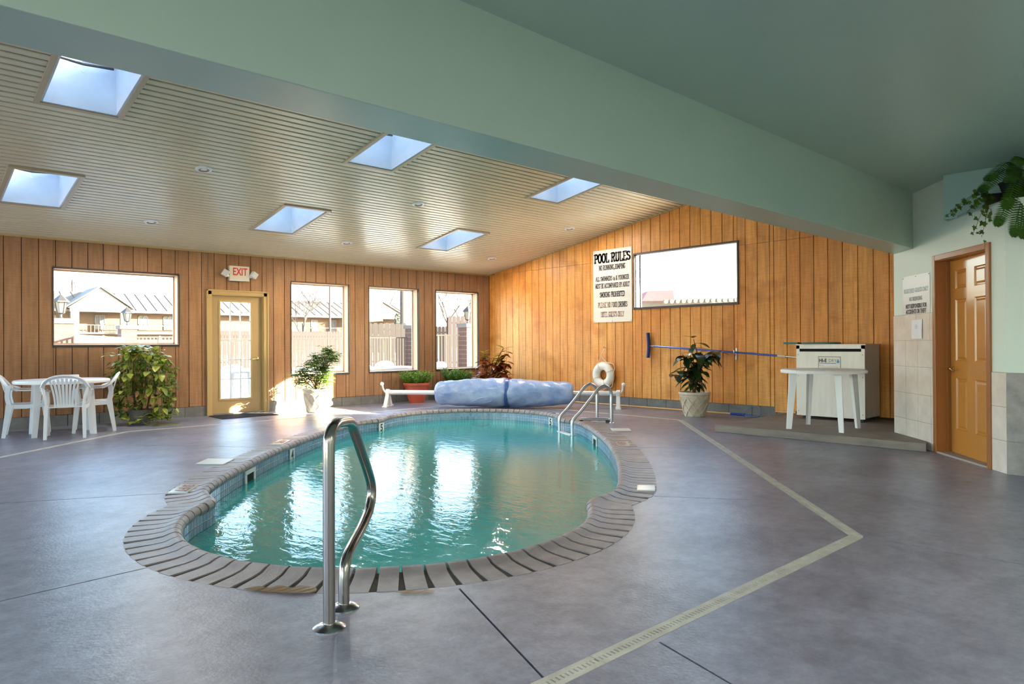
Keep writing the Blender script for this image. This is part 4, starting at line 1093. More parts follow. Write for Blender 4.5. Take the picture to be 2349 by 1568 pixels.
for i in range(700):
    z = rnd.uniform(.5, 3.9); r = (4.1 - z) * .42 * rnd.uniform(.4, 1); A = rnd.uniform(0, 2 * PI); c = Vector((r * math.cos(A), r * math.sin(A), z)); d = Vector((math.cos(A), math.sin(A), -.3)) * .22; q = Vector((-math.sin(A), math.cos(A), .2)) * .07
    g.add([c - q, c + d, c + q], [(0, 1, 2)])
tag(g.build('foliage', m_everg, ev), kind='stuff')
# ------------------------------------------------------------------ plastic table and chairs
def make_table(name, label, loc, rz, leg_r, top_r, h=.725, legs=None, group=None):
    t = thing(name, label, 'table', loc, rz, group)
    pr = [(.02, h - .012), (top_r - .03, h - .012), (top_r - .012, h - .045), (top_r, h - .045), (top_r + .006, h - .02), (top_r - .004, h - .003), (top_r - .02, h), (.022, h)]
    MB().lathe(pr, 48).build('tabletop', m_white, t, smooth=True, ang=50)
    for (x, y) in legs:
        d = Vector((x, y, 0)).normalized(); s_ = Vector((-d.y, d.x, 0)); g = MB()
        a = Vector((x, y, 0)); b = Vector((x, y, 0)) * .86; b.z = h - .02
        def sect(c, w, tk):
            return [c + s_ * w - d * tk, c + d * w * .35 + s_ * w * .2 + d * tk, c - s_ * w * .0 + d * (w * .55 + tk), c + d * w * .35 - s_ * w * .2 + d * tk, c - s_ * w - d * tk, c - d * (tk - .012)]
        S0, S1 = sect(a, .030, .02), sect(b, .046, .03); n = 6
        g.add(S0 + S1, [(i, (i + 1) % n, n + (i + 1) % n, n + i) for i in range(n)] + [tuple(range(n - 1, -1, -1)), tuple(range(n, 2 * n))])
        g.build('leg', m_white, t)
    return t
T1 = Vector((1.783, 10.77, 0))
make_table('plastic_table', 'round white plastic table ringed by chairs below the picture window', T1, 0, .42, .545, legs=[(-.349, -.23), (.307, -.283), (.349, .23), (-.307, .283)], group='white plastic tables')
T2 = Vector((8.60, 3.645, .09))
make_table('plastic_table', 'round white plastic table standing on the step before the cabinet', T2, 0, .42, .49, h=.735, legs=[(-.33, .283), (.28, .327), (-.257, -.326), (.302, -.293)], group='white plastic tables')
MB().box(-.06, -.035, 0, .06, .035, .05).build('napkin_box', m_white, None, (T1.x + .16, T1.y + .20, .7255), bevel=.006)
tag(bpy.data.objects['napkin_box'], 'small white box on the far side of the plastic table', 'box')

def make_chair(label, loc, rz):
    c = thing('plastic_chair', label, 'chair', loc, rz, 'white plastic armchairs')
    # seat: dished panel with rolled edge
    g = MB(); nx, ny = 9, 9; V = []; U = []
    for i in range(nx):
        for j in range(ny):
            u = i / (nx - 1) * 2 - 1; v = j / (ny - 1) * 2 - 1
            x = u * (.225 + .02 * (v + 1) / 2); y = v * .225; z = .425 - .016 * (1 - u * u) * (1 - v * v) + .012 * (v + 1) / 2 - (.02 if v > .9 else 0)
            V.append((x, y, z)); U.append((x, y, z - .012))
    o = len(V); q = lambda i, j: i * ny + j
    F = [(q(i, j), q(i + 1, j), q(i + 1, j + 1), q(i, j + 1)) for i in range(nx - 1) for j in range(ny - 1)]
    F += [tuple(k + o for k in reversed(f)) for f in F]
    ring_ = [q(i, 0) for i in range(nx)] + [q(nx - 1, j) for j in range(1, ny)] + [q(i, ny - 1) for i in range(nx - 2, -1, -1)] + [q(0, j) for j in range(ny - 2, 0, -1)]
    F += [(ring_[k], ring_[(k + 1) % len(ring_)], ring_[(k + 1) % len(ring_)] + o, ring_[k] + o) for k in range(len(ring_))]
    g.add(V + U, F); g.build('seat', m_white, c, smooth=True)
    # arched back rim
    path = bez([(-.265, -.10, .635), (-.262, -.20, .68), (-.215, -.272, .765), (-.12, -.305, .815), (0, -.315, .83), (.12, -.305, .815), (.215, -.272, .765), (.262, -.20, .68), (.265, -.10, .635)], 4)
    sd = [Vector((p.x * .9, -.35, .25)) for p in path]
    MB().sweep(path, (.048, .02), sd).build('back_rim', m_white, c, smooth=True, ang=60)
    for sgn in (-1, 1):
        ap = bez([(sgn * .265, -.13, .638), (sgn * .272, .0, .632), (sgn * .27, .13, .636), (sgn * .262, .21, .628), (sgn * .256, .235, .595)], 4)
        MB().sweep(ap, (.055, .016), Vector((1, 0, 0))).build('arm', m_white, c, smooth=True, ang=60)
        fl_ = bez([(sgn * .256, .232, .60), (sgn * .244, .205, .46), (sgn * .252, .225, .25), (sgn * .268, .25, 0)], 5)
        MB().sweep(fl_, [(.075 - .03 * k / 15, .05 - .012 * k / 15) for k in range(16)], Vector((0, 1, 0))).build('leg', m_white, c, smooth=True, ang=50)
        rl = bez([(sgn * .215, -.19, .44), (sgn * .218, -.215, .30), (sgn * .225, -.262, 0)], 6)
        MB().sweep(rl, [(.085 - .04 * k / 12, .05 - .012 * k / 12) for k in range(13)], Vector((0, 1, 0))).build('leg', m_white, c, smooth=True, ang=50)
        up = bez([(sgn * .205, -.19, .42), (sgn * .228, -.215, .55), (sgn * .262, -.20, .68)], 4)
        MB().sweep(up, [(.06, .02)] * len(up), Vector((.3, 1, 0))).build('back_stile', m_white, c, smooth=True, ang=60)
        MB().sweep([(sgn * .225, -.20, .415), (sgn * .235, .0, .41), (sgn * .248, .215, .43)], (.014, .055), Vector((1, 0, 0))).build('apron', m_white, c)
    for k in range(6):
        u = (k - 2.5) / 2.5; top = Vector((u * .125, -.305 + .004 * abs(u), .80 - .022 * u * u)); bot = Vector((u * .082, -.205, .425))
        MB().sweep(bez([bot, (u * .088, -.232, .55), (u * .105, -.27, .68), top], 4), (.03, .009), Vector((1, 0, 0))).build('back_slat', m_white, c)
    for k in (-1, 1):
        MB().sweep(bez([(k * .115, -.205, .425), (k * .122, -.232, .55), (k * .145, -.268, .68), (k * .168, -.288, .79)], 4), (.022, .012), Vector((1, 0, 0))).build('back_slat', m_white, c)
    return c
ch0 = make_chair('white plastic armchair with its back to the pool, at the round table', (1.76, 10.345, 0), math.atan2(-.26, .965)); ch0.scale = (.93, .93, .95)
dup(ch0, (2.17, 10.88, 0), math.atan2(.72, .69) , 'white plastic armchair between the round table and the leafy vine')
dup(ch0, (1.42, 10.95, 0), math.atan2(-.72, -.69) + PI / 2 * 0 + R(78) * 0 - 0, 'white plastic armchair cut off by the left edge of the photo')
for o_, f_ in ((bpy.data.objects['plastic_chair.001'], Vector((-.98, .21, 0))), (bpy.data.objects['plastic_chair.002'], Vector((.985, -.17, 0)))):
    o_.rotation_euler = (0, 0, math.atan2(-f_.x, f_.y))

# ------------------------------------------------------------------ plants
def leaf_mesh(name, mat, L, W, n=6, fold=.15, droop=.25, heart=0.0, tip=1.0):
    """pointed leaf from the stalk at the origin along +y, drooping in -z"""
    g = MB(); V = []
    for i in range(n + 1):
        t = i / n; w = W / 2 * (math.sin(PI * min(1, t ** (.75)) ) ** .8 if 0 < t < 1 else 0.0)
        if heart and t < .3: w = W / 2 * (.35 + .65 * min(1, (t + .12) / .3)) if t > 0 else W * .12
        y = L * t - (heart * L * .12 if t == 0 else 0); z = -droop * L * t * t
        V += [(-w, y, z + w * fold), (0, y, z - .0), (w, y, z + w * fold)]
    F = []
    for i in range(n):
        a = i * 3; F += [(a, a + 1, a + 4, a + 3), (a + 1, a + 2, a + 5, a + 4)]
    g.add(V, F); me = g.mesh(name, mat, smooth=True, ang=80); return me
def leaf_at(me, parent, p, d, up=Vector((0, 0, 1)), s=1.0, name='leaf', roll=0.0):
    d = Vector(d).normalized(); x = d.cross(up)
    if x.length < .05: x = d.cross(Vector((1, 0, 0)))
    x.normalize(); z = x.cross(d)
    m = Matrix((x * s, d * s, z * s)).transposed().to_4x4() @ Matrix.Rotation(roll, 4, 'Y'); m.translation = Vector(p)
    o = obj(name, me, parent); o.matrix_basis = m; return o
def basket_pot(t, rt, rb, h, mat):
    prof = [(rb * .96, 0), (rb, .015), (rt * .93, h * .80), (rt * .95, h * .82), (rt * .95, h * .85), (rt * .93, h * .86), (rt * .96, h * .88), (rt, h * .91), (rt * 1.01, h * .96), (rt, h), (rt * .9, h), (rt * .87, h * .88)]
    p = MB().lathe(prof, 40, caps=False).build('pot', mat, t, smooth=True, ang=40)
    MB().lathe([(.001, h * .885), (rt * .88, h * .885)], 24, caps=False).build('soil', m_soil, t)
    MB().lathe([(.001, .004), (rb * .96, .004)], 24, caps=False).build('pot_base', mat, t)
    N = 9
    for sgn in (-1, 1):
        for k in range(N):
            g = MB(); path = []; sds = []
            for i in range(9):
                f = i / 8; z = .03 * h + f * h * .76; r = rb + (rt * .93 - rb) * (z / (h * .8)) + .004; A = 2 * PI * (k / N) + sgn * f * 2 * PI / N * 1.5
                path.append((r * math.cos(A), r * math.sin(A), z)); sds.append(Vector((-math.sin(A), math.cos(A), 0)))
            g.sweep(path, (.020, .012 + .003 * sgn), sds); g.build('lattice_strip', mat, p)
    return p
# bushy small-leaved plant in the sunlit basket-weave pot
m_lf1 = leaf_mat('umbrella_leaf', srgb(70, 104, 36), srgb(140, 170, 78), .35, 7)
t = thing('potted_shrub', 'bushy green plant in a white basket-weave pot beside the glazed door', 'potted plant', (5.56, 11.05, 0))
basket_pot(t, .235, .155, .41, m_pot)
rnd = random.Random(21); st = MB(); fo = MB()
def tri_leaf(g, c, d, L, W):
    d = d.normalized(); x = d.cross(Vector((0, 0, 1))); x = x.normalized() if x.length > .05 else Vector((1, 0, 0))
    g.add([c, c + d * L * .5 + x * W / 2 + Vector((0, 0, .1 * W)), c + d * L - Vector((0, 0, .15 * L)), c + d * L * .5 - x * W / 2 + Vector((0, 0, .1 * W))], [(0, 1, 2), (0, 2, 3)])
rt2 = Vector((RT.x, RT.y, 0))
clusters = [(-.30, .60, .10), (-.20, .52, .12), (-.15, .68, .13), (-.05, .74, .14), (.02, .62, .13), (.08, .84, .14), (.02, .92, .10), (.16, .92, .12), (.25, .98, .11), (.33, .94, .08), (.18, 1.05, .07), (.10, .58, .12), (.16, .66, .12), (.20, .55, .10), (-.08, .56, .10), (-.24, .70, .07), (.12, .74, .11), (-.02, .82, .10)]
for (u_, z_, rr_) in clusters:
    c = rt2 * u_ + Vector((FW.x, FW.y, 0)) * rnd.uniform(-.12, .12) + Vector((0, 0, z_))
    b0 = Vector((rnd.uniform(-.04, .04), rnd.uniform(-.04, .04), .34)); st.tube(bez([b0, b0.lerp(c, .5) + Vector((0, 0, .05)), c], 4), .006, 4, caps=False)
    for q_ in range(52):
        cc = c + Vector((rnd.gauss(0, 1), rnd.gauss(0, 1), rnd.gauss(0, 1))) * rr_ * .62; A0 = rnd.uniform(0, 2 * PI)
        for k in range(5):
            A = A0 + k * 2 * PI / 6; tri_leaf(fo, cc, Vector((math.cos(A), math.sin(A), rnd.uniform(-.1, .35))), .064, .026)
st.build('stem', m_stem, t); tag(fo.build('foliage', m_lf1, t), 'small glossy green leaflets', kind='stuff')
# low shrubs in terracotta and white pots
m_lf2 = leaf_mat('boxwood_leaf', srgb(74, 122, 26), srgb(150, 196, 62), .35, 9)
def low_shrub(label, loc, mat, rt_, rb_, h, seed, lean):
    t = thing('potted_shrub', label, 'potted plant', loc)
    MB().lathe([(rb_, 0), (rb_ + .005, .01), (rt_ * .93, h * .84), (rt_ * .93, h * .86), (rt_, h * .87), (rt_ * 1.02, h * .97), (rt_, h), (rt_ * .92, h), (rt_ * .88, h * .85)], 32, caps=False).build('pot', mat, t, smooth=True, ang=40)
    MB().lathe([(.001, h * .88), (rt_ * .9, h * .88)], 20, caps=False).build('soil', m_soil, t)
    rn = random.Random(seed); s_ = MB(); f_ = MB()
    for k in range(120):
        A = rn.uniform(0, 2 * PI); r = rt_ * .75 * math.sqrt(rn.random()); b = Vector((r * math.cos(A), r * math.sin(A), h * .86))
        tp = b + Vector((math.cos(A) * rn.uniform(.05, .2), math.sin(A) * rn.uniform(.05, .2), rn.uniform(.13, .30) + lean * (b.x * -.2)))
        s_.tube([b, (b + tp) / 2 + Vector((0, 0, .02)), tp], .003, 3, caps=False)
        for i in range(16):
            p = b.lerp(tp, .25 + .8 * i / 16); B = rn.uniform(0, 2 * PI); tri_leaf(f_, p, Vector((math.cos(B), math.sin(B), rn.uniform(.2, .9))), .055, .028)
    s_.build('stem', m_stem, t); tag(f_.build('foliage', m_lf2, t), 'bright green small leaves', kind='stuff'); return t
low_shrub('bright green shrub in a terracotta pot under the middle tall window', (7.93, 11.45, 0), m_terra, .265, .15, .40, 3, 0)
low_shrub('bright green shrub in a white pot half hidden by the pool cover', (8.93, 11.40, 0), m_whitep, .28, .17, .40, 5, 1)
# croton in the corner
m_cr1 = leaf_mat('croton_leaf', srgb(84, 34, 26), srgb(150, 70, 38), .25, 10); m_cr2 = leaf_mat('croton_leaf_green', srgb(58, 84, 24), srgb(168, 170, 40), .25, 10)
t = thing('potted_croton', 'red and green croton in a cream bowl in the room corner', 'potted plant', (9.30, 10.80, 0))
MB().lathe([(.2, 0), (.21, .02), (.255, .33), (.265, .345), (.30, .36), (.315, .385), (.31, .415), (.29, .425), (.265, .41), (.26, .36)], 36, caps=False).build('pot', m_pot, t, smooth=True, ang=40)
MB().lathe([(.001, .38), (.27, .38)], 20, caps=False).build('soil', m_soil, t)
rnd = random.Random(31); lm1 = leaf_mesh('leaf', m_cr1, .23, .115, 6, .1, .25); lm2 = leaf_mesh('leaf', m_cr2, .22, .11, 6, .1, .2)
for k in range(15):
    A = rnd.uniform(0, 2 * PI); u_ = rnd.uniform(-.30, .36); z_ = rnd.uniform(.62, 1.04) if k > 2 else .56
    if k == 3: u_, z_ = .30, 1.08
    c = rt2 * u_ + Vector((FW.x, FW.y, 0)) * rnd.uniform(-.2, .2) + Vector((0, 0, z_)); b0 = Vector((rnd.uniform(-.06, .06), rnd.uniform(-.06, .06), .38))
    MB().tube(bez([b0, b0.lerp(c, .6) + Vector((0, 0, .06)), c], 4), .009, 5, caps=False).build('stem', m_stem, t)
    for i in range(9):
        B = i * 2.4 + k; d = Vector((math.cos(B), math.sin(B), .55 - .12 * i)); leaf_at(lm2 if (i < 3 and z_ > .75) else lm1, t, c - Vector((0, 0, .02 * i)), d, s=rnd.uniform(.8, 1.15))
# rubber plant
m_rb = leaf_mat('rubber_leaf', srgb(28, 46, 26), srgb(58, 76, 40), .22, 5, transl=.08)
t = thing('rubber_plant', 'dark-leaved rubber plant in a cream basket-weave pot against the end wall', 'potted plant', (9.52, 6.06, 0))
basket_pot(t, .245, .16, .385, m_pot)
rnd = random.Random(12); rl1 = leaf_mesh('leaf', m_rb, .27, .125, 7, .12, .5); rl2 = leaf_mesh('leaf', m_rb, .23, .105, 7, .15, .3)
toC = Vector((-FW.x, -FW.y, 0))
br_ = [((0, .36), (.0, .72), (-.03, 1.06), 12), ((0, .5), (.05, .85), (-.02, 1.22), 10), ((0, .55), (-.12, .68), (-.30, .72), 7), ((0, .5), (-.10, .60), (-.36, .66), 4), ((0, .60), (.12, .86), (.26, .96), 11), ((0, .66), (.2, .95), (.42, 1.03), 9), ((0, .6), (-.1, .85), (-.2, .98), 9), ((.01, .45), (.04, .62), (.10, .80), 9), ((0, .4), (.03, .5), (.06, .58), 5)]
for (a_, b_, c_, nl_) in br_:
    P = [rt2 * q[0] + Vector((FW.x, FW.y, 0)) * rnd.uniform(-.06, .04) + Vector((0, 0, q[1])) for q in (a_, b_, c_)]
    P[0] = Vector((rnd.uniform(-.03, .03), rnd.uniform(-.03, .03), .33)); pth = bez(P, 5)
    MB().tube(pth, [.011 - .006 * i / (len(pth) - 1) for i in range(len(pth))], 6, caps=False).build('stem', m_stem, t)
    nl_ = int(nl_ * 1.4)
    for i in range(nl_):
        f = .42 + .58 * (i + .5) / nl_; p = pth[min(len(pth) - 1, int(f * (len(pth) - 1)))]
        B = i * 2.39 + rnd.uniform(-.3, .3); d = Vector((math.cos(B), math.sin(B), rnd.uniform(-.65, .25))); leaf_at(rl1 if i % 2 else rl2, t, p, d, s=rnd.uniform(.75, 1.1))
top = rt2 * -.02 + Vector((0, 0, 1.24))
for B in (0.4, 2.2, 4.1): leaf_at(rl2, t, top, Vector((math.cos(B), math.sin(B), .5)), s=.7)
# pothos vine beside the table
m_po = leaf_mat('pothos_leaf', srgb(56, 94, 24), srgb(186, 192, 84), .3, 16)
m_vine = M('vine_stem', srgb(128, 128, 60), .6)
t = thing('pothos_vine', 'tall tangle of variegated green vine below the picture window', 'plant', (2.86, 11.28, 0))
rnd = random.Random(17); pl = [leaf_mesh('leaf', m_po, L_, L_ * .72, 6, .18, .35, heart=1.0) for L_ in (.08, .10, .122)]
MB().lathe([(.13, 0), (.14, .01), (.17, .20), (.18, .22), (.17, .22), (.15, .18)], 24, caps=False).build('pot', m_cmu, t, smooth=True)
MB().lathe([(.001, .18), (.15, .18)], 16, caps=False).build('soil', m_soil, t)
for x_, y_ in ((-.12, .05), (.18, .02), (.05, .12)): MB().tube([(x_ * .4, y_ * .4, .15), (x_, y_, .7), (x_ * 1.2, y_, 1.12)], .014, 6).build('moss_pole', m_stem, t)
toC3 = Vector((-FW.x, -FW.y, 0)); cnt = 0
def out_dir(p):
    return (Vector((p.x, p.y, 0)) * 1.2 + toC3 * .4 + Vector((rnd.uniform(-.8, .8), rnd.uniform(-.8, .8), rnd.uniform(-.8, .45)))).normalized()
for k in range(26):                                                # climbing and trailing stems
    u_ = rnd.uniform(-.42, .46); dpt = rnd.uniform(-.22, .16); ztop = 1.14 - .5 * max(0, abs(u_) - .22) - rnd.uniform(0, .1)
    p1 = rt2 * u_ * .75 + Vector((FW.x, FW.y, 0)) * dpt + Vector((0, 0, ztop)); zb = rnd.uniform(.05, .35) if abs(u_) > .2 else rnd.uniform(.25, .5)
    p2 = rt2 * u_ * 1.08 + Vector((FW.x, FW.y, 0)) * (dpt - .08) + Vector((0, 0, zb))
    pth = bez([Vector((u_ * .2, 0, .5)), p1 - Vector((0, 0, .15)), p1, p1.lerp(p2, .3) + rt2 * u_ * .12, p1.lerp(p2, .7), p2], 5)
    MB().tube(pth, .004, 4, caps=False).build('vine', m_vine, t)
    for i in range(8):
        f = .25 + .75 * (i + rnd.random()) / 8; p = pth[min(len(pth) - 1, int(f * (len(pth) - 1)))]
        leaf_at(pl[cnt % 3], t, p + Vector((rnd.uniform(-.03, .03), rnd.uniform(-.03, .03), rnd.uniform(-.02, .02))), out_dir(p), s=rnd.uniform(.8, 1.15)); cnt += 1
for k in range(30):                                                # the bright crown
    u_ = rnd.uniform(-.36, .36); p = rt2 * u_ + Vector((FW.x, FW.y, 0)) * rnd.uniform(-.22, .1) + Vector((0, 0, 1.13 - .9 * u_ * u_ + rnd.uniform(-.04, .05)))
    d = out_dir(p); d.z = rnd.uniform(-.1, .5); leaf_at(pl[2], t, p, d, s=rnd.uniform(.95, 1.3))
for k in range(48):                                                # runners on the floor, mostly to the right
    u_ = rnd.triangular(-.38, .62, .38); p = rt2 * u_ + toC3 * rnd.uniform(-.05, .32) + Vector((0, 0, .02 + rnd.uniform(0, .16) * max(0, 1 - abs(u_ - .3))))
    d = Vector((rnd.uniform(-1, 1), rnd.uniform(-1, 1), rnd.uniform(0, .5))); leaf_at(pl[k % 3], t, p, d, s=rnd.uniform(.7, 1.05))
fo = MB()
for k in range(800):                                               # small inner leaves filling the tangle
    u_ = rnd.uniform(-.44, .44); z_ = rnd.uniform(.12, 1.10 - 1.2 * u_ * u_); p = rt2 * u_ + Vector((FW.x, FW.y, 0)) * rnd.uniform(-.12, .2) + Vector((0, 0, z_))
    if .0 < u_ < .3 and .2 < z_ < .5 and rnd.random() < .8: continue
    tri_leaf(fo, p, out_dir(p) + Vector((0, 0, -.2)), .085, .06)
tag(fo.build('inner_foliage', leaf_mat('pothos_inner', srgb(44, 76, 20), srgb(120, 146, 54), .35, 12), t), kind='stuff')
for k in range(3):
    y_ = .1 + .08 * k; MB().tube(bez([rt2 * 0 + Vector((0, 0, .2)), rt2 * .2 + toC3 * y_ + Vector((0, 0, .03)), rt2 * .62 + toC3 * (y_ * .7) + Vector((0, 0, .015))], 6), .004, 4, caps=False).build('vine', m_vine, t)

# fern and ivy on the ledge
m_fern = leaf_mat('fern_leaf', srgb(22, 56, 14), srgb(70, 108, 30), .4, 9); m_ivy = leaf_mat('ivy_leaf', srgb(30, 62, 20), srgb(92, 124, 44), .35, 11)
FP = Vector((7.45, 1.42, NZ))
t = thing('hanging_fern', 'green fern spilling over the plant ledge above the ochre door', 'fern', FP)
MB().lathe([(.10, 0), (.15, .17), (.16, .18), (.145, .18), (.13, .15)], 20, caps=False).build('pot', m_black, t, smooth=True); MB().lathe([(.001, .155), (.14, .155)], 16, caps=False).build('soil', m_soil, t)
rnd = random.Random(6)
cdir = Vector((-FW.x, -FW.y, 0))
fronds = [(-.42, .10, .06, .30), (-.50, .00, .10, .26), (-.36, -.30, .10, .18), (-.26, -.40, .16, .16), (-.20, -.42, .18, .20), (-.12, -.44, .22, .22), (-.05, -.40, .22, .20), (.04, -.42, .20, .24), (-.30, -.16, .12, .28), (.14, -.36, .2, .24), (.2, -.2, .1, .3), (-.16, .16, .0, .34), (-.34, .05, .2, .22), (.0, -.30, .3, .2)]
for (u_, zd, out_, rise) in fronds:
    a = Vector((0, 0, .16)); tip_ = rt2 * u_ + cdir * (out_ + .12) + Vector((0, 0, zd + .05)); mid = a.lerp(tip_, .42) + Vector((0, 0, rise * .55)) + cdir * .06
    pth = bez([a, mid, tip_.lerp(mid, .25) + Vector((0, 0, .01)), tip_], 7); g = MB(); g.tube(pth, .003, 4, caps=False); n_ = len(pth)
    dn = []
    for i in range(n_ - 1):
        dn += [pth[i], pth[i].lerp(pth[i + 1], .5)]
    for i, p in enumerate(dn[4:]):
        f = (i + 4) / len(dn); d = (dn[min(i + 5, len(dn) - 1)] - dn[max(i + 3, 0)]).normalized(); s_ = d.cross(cdir * .6 + Vector((0, 0, 1)))
        s_ = s_.normalized() if s_.length > .05 else rt2; ln = .066 * math.sin(PI * min(1, .18 + .82 * f)) ** .7 + .008; nrm = s_.cross(d)
        for sg in (-1, 1):
            e = p + s_ * sg * ln - nrm * .0 + d * .012 - Vector((0, 0, ln * .2)); w_ = d * .0052
            g.add([p - w_, p.lerp(e, .5) - w_ * 1.2, e, p.lerp(e, .5) + w_ * 1.2, p + w_], [(0, 1, 2, 3, 4)])
    g.build('frond', m_fern, t)
t = thing('ivy_plant', 'small-leaved ivy trailing left of the fern on the ledge', 'ivy', FP + Vector((.10, .20, 0)))
MB().lathe([(.07, 0), (.09, .10), (.10, .11), (.085, .11)], 16, caps=False).build('pot', m_black, t, smooth=True)
def ivy_leaf_me():
    P = [(0, 0), (.35, -.12), (.30, .15), (.62, .30), (.28, .42), (0, .95), (-.28, .42), (-.62, .30), (-.30, .15), (-.35, -.12)]
    return MB().add([(x * .042, y * .042, .006 * abs(x)) for x, y in P], [(0, 1, 2, 3, 4, 5), (0, 5, 6, 7, 8, 9)]).mesh('leaf', m_ivy)
ivm = ivy_leaf_me()
for (u_, zd, out_) in ((-.52, -.10, .10), (-.44, -.02, .10), (-.30, -.26, .14), (-.24, -.30, .16), (-.36, -.08, .14), (-.20, -.14, .15)):
    a = Vector((0, 0, .10)); tip_ = rt2 * u_ + cdir * out_ + Vector((0, 0, zd)); pth = bez([a, a.lerp(tip_, .4) + Vector((0, 0, .08)), tip_], 8)
    MB().tube(pth, .002, 3, caps=False).build('vine', m_stem, t)
    for i in range(16):
        p = pth[min(len(pth) - 1, int((.25 + .75 * i / 15) * (len(pth) - 1)))] + Vector((rnd.uniform(-.03, .03), rnd.uniform(-.03, .03), rnd.uniform(-.04, .02)))
        d = (rt2 * rnd.uniform(-1, .6) + cdir * .2 + Vector((0, 0, -rnd.uniform(.1, 1)))); leaf_at(ivm, t, p, d, up=cdir + Vector((rnd.uniform(-.4, .4), rnd.uniform(-.4, .4), .2)), s=rnd.uniform(.8, 1.35))
# ------------------------------------------------------------------ exit sign, mat
t = thing('exit_sign', 'white EXIT sign with two emergency lamps above the glazed door', 'exit sign', (4.503, YA, 2.387))
MB().box(-.17, -.055, -.128, .17, 0, .128).build('housing', M('sign_housing', srgb(226, 218, 200), .4), t, bevel=.006)
o = obj('lettering', text_mesh('lettering', 'EXIT', .178, m_red, bold=.003, width=.68), t); o.matrix_basis = Matrix.Translation((0.008, -.0562, .025)) @ Matrix.Rotation(PI / 2, 4, 'X')
MB().box(-.17, -.058, -.128, .17, -.01, -.118).build('base_lip', m_whitep, t)
for sg in (-1, 1):
    g = MB().box(-.052, -.075, -.052, .052, -.0, .052); m_ = Matrix.Translation((sg * .235, -.03, -.01)) @ Matrix.Rotation(R(32), 4, 'Y') @ Matrix.Rotation(R(sg * 12), 4, 'Z'); g.xf(m_)
    hd_ = g.build('lamp_head', m_whitep, t, bevel=.008)
    MB().box(-.043, -.082, -.043, .043, -.074, .043).xf(m_).build('lens', m_lens, hd_, bevel=.004)
    MB().tube([(sg * .165, -.03, -.05), (sg * .21, -.03, -.04)], .022, 8).build('bracket', m_whitep, t)
g = MB().box(-.46, -.30, 0, .46, .30, .012); t = g.build('door_mat', M('mat_rubber', srgb(62, 58, 56), .85, var=srgb(44, 42, 42), vscale=80), None, (4.42, 11.36, 0.0)); tag(t, 'dark rubber mat on the floor before the glazed door', 'mat')
for k in range(9): MB().box(-.44, -.28 + k * .068, .012, .44, -.262 + k * .068, .016).build('rib', m_black, t)

